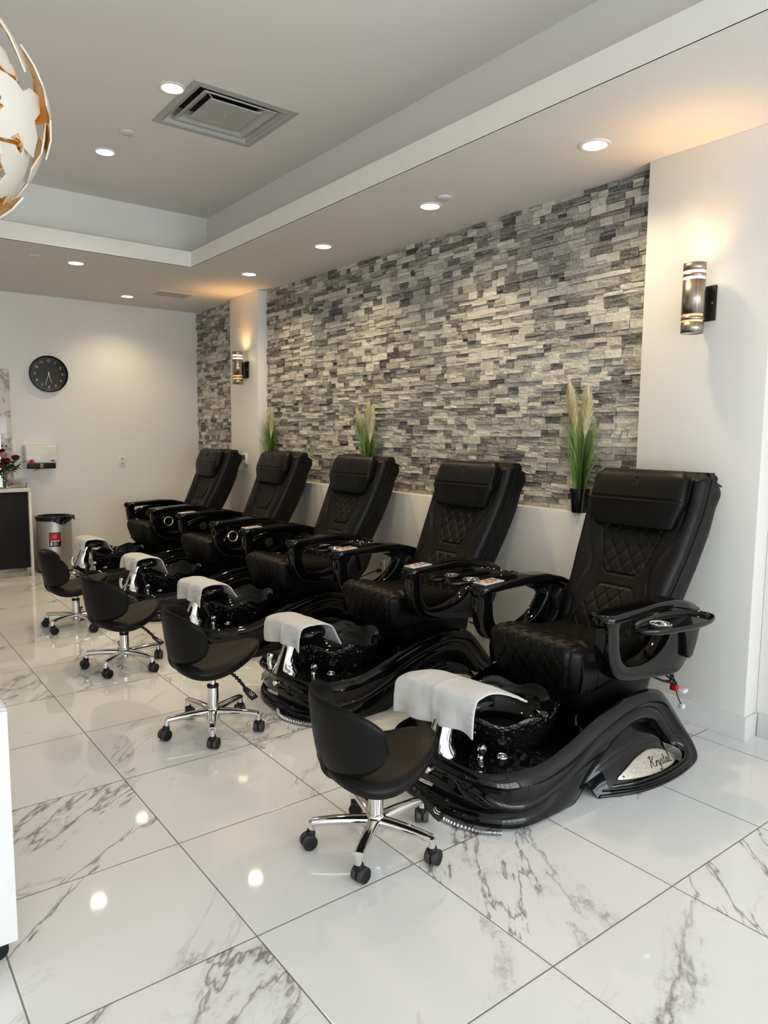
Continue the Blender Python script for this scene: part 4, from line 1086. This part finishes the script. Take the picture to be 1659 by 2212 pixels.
def dispenser():
    t = thing('paper_towel_dispenser', 'white paper towel dispenser mounted on the back wall below the clock', 'dispenser', (1.768, YB, 1.09))
    d = .17
    prof = [(0, .0), (-d * .62, .0), (-d * .62, .008), (-d * .95, .062), (-d, .07), (-d, .15), (-d * .92, .235), (-d * .85, .246), (0, .246)]
    MB().prism(prof, .300, 'x', -.150, .004).build('housing', M['white'], t, smooth=30)
    MB().box((-.138, -d * .96, .002), (.138, -d * .60, .060), .002).build('slot_recess', M['black'], t)
    MB().box((-.016, -d * .975, .010), (.014, -d * .955, .056), .001).build('paper_window', M['paper'], t)
    MB().box((-.150, -d - .0008, .148), (.150, -d * .9, .150)).build('housing_seam', M['vent'], t)
    b = MB().lathe([(0, -.002), (.024, -.002), (.024, 0)], 28, (0, 0, 0), 'y'); b.v = [(x, y, z * .32) for x, y, z in b.v]
    b.xf(Matrix.Translation((.108, -d, .085))).build('maker_badge', M['blue'], t)
    MB().prism([(-.07, -.035), (-.03, 0), (.02, 0)], .002, 'y', -.07).build('towel_tip', M['paper'], t, smooth=0)
def outlet(name, loc, face, lab, cat='socket', plug=False):
    t = thing(name, lab, cat, loc, 0 if face == 'y' else -PI / 2 * -1)
    if face == 'x': t.rotation_euler = (0, 0, -PI / 2)
    pl = MB().box((-.038, -.007, -.06), (.038, 0, .06), .003).build('cover_plate', M['white'], t)
    for z in (-.026, .026):
        s = MB().lathe([(0, -.0095), (.0165, -.0095), (.0175, -.007)], 24, (0, 0, z), 'y').build('socket_face', M['cream'], t)
        MB().box((-.007, -.0102, z - .002), (-.005, -.009, z + .008)).box((.005, -.0102, z - .002), (.007, -.009, z + .008)).lathe([(0, -.0102), (.0025, -.0102), (.0025, -.009)], 10, (0, 0, z - .008), 'y').build('socket_slot', M['black'], s)
    return t
def small_wall_things():
    outlet('wall_outlet', (2.656, YB, 1.153), 'y', 'white double wall outlet on the back wall right of the towel dispenser')
    t = outlet('wall_outlet', (XP, 4.562, .418), 'x', 'white wall outlet low on the half wall with a black plug in it')
    b = MB().box((XP - .048, 4.55, .380), (XP - .008, 4.576, .406), .006)
    b.tube(cr([(XP - .045, 4.563, .393), (XP - .10, 4.57, .385), (XP - .20, 4.60, .345), (XP - .42, 4.62, .30), (XP - .55, 4.6, .27)], 24), .0045, 8)
    setp(b.build('power_cord', M['rubber']), 'black power cord plugged into the low outlet behind the chairs', 'cord')
    t = thing('thermostat', 'small white thermostat with grey screen on the far pilaster', 'thermostat', (XP + .002, 6.945, 1.215), -PI / 2)
    MB().box((-.048, -.028, -.058), (.048, 0, .058), .006).build('housing', M['white'], t)
    MB().box((-.034, -.0295, -.010), (.034, -.027, .040), .001).build('screen', M['screen'], t)
def counter():
    x1 = 1.605; y0 = 7.99
    t = thing('counter', 'black fronted counter with white stone top and side at the far left', 'counter', (x1, y0, 0))
    MB().box((-1.75, .035, .09), (-.028, .40, .872), .002).build('front_panel', M['black'], t, smooth=30)
    MB().box((-1.76, .0, .872), (.0, .405, .905), .003).build('counter_top', M['counterw'], t, smooth=30)
    MB().box((-.026, .0, .0), (.0, .405, .8715), .002).build('side_panel', M['counterw'], t, smooth=30)
    MB().box((-1.75, .05, .0), (-.028, .40, .089), .002).build('kick_plate', M['kick'], t, smooth=30)
    # mirror with marble surround on the back wall
    t = thing('wall_mirror', 'tall mirror with veined marble surround behind the flowers', 'mirror', (1.52, YB, 0))
    for sx, (lo, hi) in enumerate((((-.105, -.022, .93), (0, 0, 2.12)), ((-1.25, -.022, .93), (-1.145, 0, 2.12)))):
        MB().box(lo, hi, .003).build('frame_stile', M['frame'], t, smooth=30)
    MB().box((-1.144, -.022, 2.02), (-.106, 0, 2.12), .003).build('frame_rail', M['frame'], t, smooth=30)
    MB().box((-1.144, -.008, .93), (-.106, 0, 2.019)).build('mirror_pane', M['mirror'], t, smooth=0)
    # acrylic holder
    t = thing('sign_holder', 'clear acrylic holder standing on the counter beside the flower vase', 'holder', (1.53, 8.22, .905))
    b = MB().box((-.10, -.030, 0), (.075, -.026, .055)).box((-.10, .026, 0), (.075, .030, .085)).box((-.10, -.026, 0), (.075, .026, .004)).box((-.10, -.026, .0045), (-.096, .026, .055)).box((.071, -.026, .0045), (.075, .026, .055))
    b.build('holder_body', M['acrylic'], t, smooth=0)
def flowers():
    vx, vy, vz = 1.385, 8.12, .905
    t = thing('glass_vase', 'clear glass vase on the white counter holding red roses', 'vase', (vx, vy, vz))
    MB().lathe([(0, 0), (.035, 0), (.042, .01), (.052, .07), (.050, .10), (.038, .13), (.040, .15), (.044, .158), (.041, .158), (.036, .148), (.034, .13), (.046, .098), (.048, .07), (.038, .016), (0, .012)], 40).build('vase_body', M['glass'], t)
    rg = random.Random(5)
    q = thing('flower_bouquet', 'bouquet of dark red roses and green leaves standing in the glass vase', 'flowers', (vx, vy, vz))
    heads = [(-.10, -.03, .27, 'r'), (.02, -.05, .27, 'r'), (-.03, -.07, .23, 'r'), (.11, -.02, .30, 'r'), (.0, -.02, .33, 'p'), (-.14, 0, .33, 'r'), (-.02, .03, .36, 'r'), (-.16, -.03, .25, 'p')]
    b = MB()
    for hx, hy, hz, k in heads: b.tube(cr([(hx * .05, hy * .05, .015), (hx * .15, hy * .2, .13), (hx * .7, hy * .7, hz * .75), (hx, hy, hz)], 14), .003, 6)
    b.tube(cr([(0, 0, .02), (.03, -.01, .14), (.10, -.03, .21), (.17, -.04, .27), (.22, -.05, .268), (.26, -.05, .262)], 22), .0026, 6)
    b.tube(cr([(0, 0, .02), (-.01, 0, .16), (-.01, .02, .34), (.01, .02, .42)], 14), .0022, 6)
    b.build('stem', M['leaf'], q)
    for hx, hy, hz, k in heads:
        b = MB()
        for s in range(4):
            r = .040 * (1 - s * .2); n = 5 + (s < 2)
            for j in range(n):
                a = 2 * PI * j / n + s * .7; rows = []
                for u in np.linspace(0, 1, 5):
                    row = []
                    for v in np.linspace(-1, 1, 6):
                        w = a + v * .75 * math.sin(PI * (u * .75 + .2)); rr = r * (.35 + .75 * u ** .6) + .006 * (u > .9)
                        row.append((hx + rr * math.cos(w), hy + rr * math.sin(w), hz - .02 + .045 * u * (1 + s * .12)))
                    rows.append(row)
                b.grid(rows)
        b.build('rose' if k == 'r' else 'pink_bloom', M['rose'] if k == 'r' else M['pink'], q, smooth=60)
    b = MB()
    for j in range(6):
        a = j * 1.05; b.lathe([(0, -.012), (.011, -.006), (.013, .004), (.006, .012), (0, .013)], 10, (.255 + .015 * math.cos(a), -.05 + .01 * math.sin(a * 2), .265 + .016 * math.sin(a)))
    b.build('orchid', M['magenta'], q)
    b = MB()
    for j in range(70):
        a = rg.uniform(0, 2 * PI); el = rg.uniform(-.1, 1.2); L = rg.uniform(.06, .13); d = Vector((math.cos(a) * math.cos(el), math.sin(a) * math.cos(el) * .6, math.sin(el)))
        c = Vector((rg.uniform(-.03, .05), rg.uniform(-.03, .03), rg.uniform(.17, .26))) + Vector((d.x * .05, d.y * .04, 0)); s = d.cross(Vector((rg.random(), rg.random(), 1))).normalized()
        rows = []
        for u in np.linspace(0, 1, 6):
            w = .011 * math.sin(PI * (u * .9 + .08)) ; p = c + d * L * u + Vector((0, 0, -.03 * u * u)); rows.append([tuple(p - s * w), tuple(p + Vector((0, 0, .003))), tuple(p + s * w)])
        b.grid(rows, tone=rg.random())
    b.build('leaves', M['leaf'], q, smooth=60, recalc=False)
    b = MB()
    for j in range(7): b.lathe([(0, -.011), (.012, 0), (0, .011)], 10, (.01 + rg.uniform(-.05, .03), .02, .37 + rg.uniform(0, .07)))
    b.build('seed_pods', M['leaf'], q)
def bin_():
    cx, cy, R, H = 1.852, 8.175, .172, .575
    t = thing('waste_bin', 'silver cylindrical waste bin with black liner and red label', 'bin', (cx, cy, 0))
    MB().lathe([(0, 0), (R, 0), (R, .02)], 56).build('foot_ring', M['black'], t)
    MB().lathe([(R - .002, .02), (R, .022), (R, H - .01), (R - .004, H)], 64).build('body', M['bin'], t)
    MB().lathe([(R + .002, H - .025), (R + .006, H - .02), (R + .006, H + .008), (R - .005, H + .018), (R - .03, H + .010), (R - .035, H - .06), (0, H - .25)], 56).build('rim', M['black'], t)
    # liner overhang drooping at the front
    th = np.linspace(0, 2 * PI, 90, endpoint=False); rows = []
    for q in np.linspace(0, 1, 8):
        row = []
        for a in th:
            f = math.atan2(math.sin(a + PI / 2 - .25), math.cos(a + PI / 2 - .25))
            drop = .022 + .058 * math.exp(-(f / .55) ** 2) + .035 * math.exp(-((f - 1.25) / .18) ** 2)
            bulge = .008 + .012 * math.sin(a * 17 + q * 3) * q * .4 + .025 * math.exp(-((f - 1.25) / .16) ** 2)
            row.append(((R + bulge) * math.cos(a), (R + bulge) * math.sin(a), H + .02 - drop * q))
        rows.append(row)
    rows.insert(0, [((R - .012) * math.cos(a), (R - .012) * math.sin(a), H + .022) for a in th])
    MB().grid(rows, cv=True).build('liner', M['bag'], t, smooth=60)
    def patch(a0, a1, z0, z1, r, mat, name, par):
        A = np.linspace(a0, a1, 14); return MB().grid([[(r * math.cos(a), r * math.sin(a), z) for z in (z0, z1)] for a in A]).build(name, mat, par)
    c = math.atan2(-cy, -cx) + .02 
    lb = patch(c - .33, c + .33, .285, .435, R + .001, M['black'], 'label', t)
    patch(c - .31, c + .31, .345, .428, R + .0016, M['red'], 'label_red', lb)
    patch(c - .24, c + .24, .338, .349, R + .0022, M['white'], 'label_bar', lb)
    b = MB()
    A = np.linspace(0, 2 * PI, 29); b.tube([((R + .003) * math.cos(c + .085 * math.cos(a)), (R + .003) * math.sin(c + .085 * math.cos(a)), .392 + .0165 * math.sin(a)) for a in A], .0016, 6, False)
    b.tube([((R + .003) * math.cos(c + u * .06), (R + .003) * math.sin(c + u * .06), .392 + u * .0115) for u in (-1, 1)], .0016, 6)
    b.build('label_symbol', M['white'], lb)
    b = MB()
    for k in range(4):
        A = np.linspace(c - .12 + (k % 2) * .03, c + .27 - (k % 3) * .05, 10); z = .326 - k * .009
        b.grid([[((R + .0018) * math.cos(a), (R + .0018) * math.sin(a), zz) for zz in (z, z + .003)] for a in A])
    A = np.linspace(c - .27, c - .16, 5); b.grid([[((R + .0018) * math.cos(a), (R + .0018) * math.sin(a), zz) for zz in (.296, .332)] for a in A])
    b.build('label_print', M['steel'], lb)
def cart():
    t = thing('rolling_cart', 'white rolling cart on black casters at the left edge', 'cart', (-.06, 2.30, 0))
    MB().box((-.02, -.20, .072), (.40, .30, .74), .006).build('cabinet_body', M['out'], t, smooth=30)
    MB().box((-.018, -.212, .076), (.398, -.2005, .736), .004).build('door', M['out'], t, smooth=30)
    for x, y in ((.03, -.15), (.355, -.15), (.03, .25), (.355, .25)):
        MB().lathe([(0, -.009), (.026, -.009), (.028, 0), (.026, .009), (0, .009)], 22, (x, y, .028), 'y').tube([(x, y, .035), (x, y, .072)], .008, 10).build('caster', M['rubber'], t)

# ------------------------------------------------------------------ build everything
room()
stone_wall('wall_right_stone', P2B, P1A, LEDGE, H1, 3)
stone_wall('wall_right_stone_far', P1B, YB, LEDGE, H1, 4)
chairs(); towels(); stools(); ceiling_lights(); vents(); sconces(); chandelier(); plants()
clock(); dispenser(); small_wall_things(); counter(); flowers(); bin_(); cart()

# ------------------------------------------------------------------ daylight, world, camera
W = XR - XL
for k in range(4):
    x = XL + W * (k + .5) / 4
    l = lamp('window_daylight', 'AREA', (x, YF - .12, 1.35), 56, (.89, .955, 1.0), shape='RECTANGLE', size=W / 4 - .1, size_y=2.4)
    l.rotation_euler = (PI / 2, 0, 0)
w = bpy.data.worlds.new('world'); scene.world = w; w.use_nodes = True; nt = w.node_tree
bg = nt.nodes['Background']
sky = nt.nodes.new('ShaderNodeTexSky'); sky.sky_type = 'HOSEK_WILKIE'; sky.turbidity = 6; sky.sun_direction = Vector((-.3, -.4, .85)).normalized()
hs = nt.nodes.new('ShaderNodeHueSaturation'); hs.inputs['Saturation'].default_value = .15
nt.links.new(sky.outputs[0], hs.inputs['Color']); nt.links.new(hs.outputs[0], bg.inputs['Color']); bg.inputs['Strength'].default_value = .8

cam = bpy.data.cameras.new('camera'); co = bpy.data.objects.new('camera', cam); COL.objects.link(co)
yaw, pitch, roll, f = .6545, -.1068, .0088, 1558.39
fw = Vector((math.sin(yaw) * math.cos(pitch), math.cos(yaw) * math.cos(pitch), math.sin(pitch)))
r = Vector((math.cos(yaw), -math.sin(yaw), 0)); u = r.cross(fw)
r2 = r * math.cos(roll) + u * math.sin(roll); u2 = u * math.cos(roll) - r * math.sin(roll)
co.matrix_world = Matrix(((r2.x, u2.x, -fw.x, 0), (r2.y, u2.y, -fw.y, 0), (r2.z, u2.z, -fw.z, CAM_H), (0, 0, 0, 1)))
cam.sensor_fit = 'VERTICAL'; cam.sensor_height = 24; cam.lens = f * 24 / 2212; cam.clip_start = .02
scene.camera = co
scene.cycles.use_denoising = True
scene.cycles.max_bounces = 8
scene.cycles.sample_clamp_indirect = 4
scene.view_settings.view_transform = 'Standard'
scene.view_settings.look = 'None'
scene.view_settings.exposure = .04
scene.view_settings.use_curve_mapping = True
cm = scene.view_settings.curve_mapping; cv = cm.curves[3]
for p in ((.03, .021), (.15, .14), (.5, .52)): cv.points.new(*p)
cm.update()
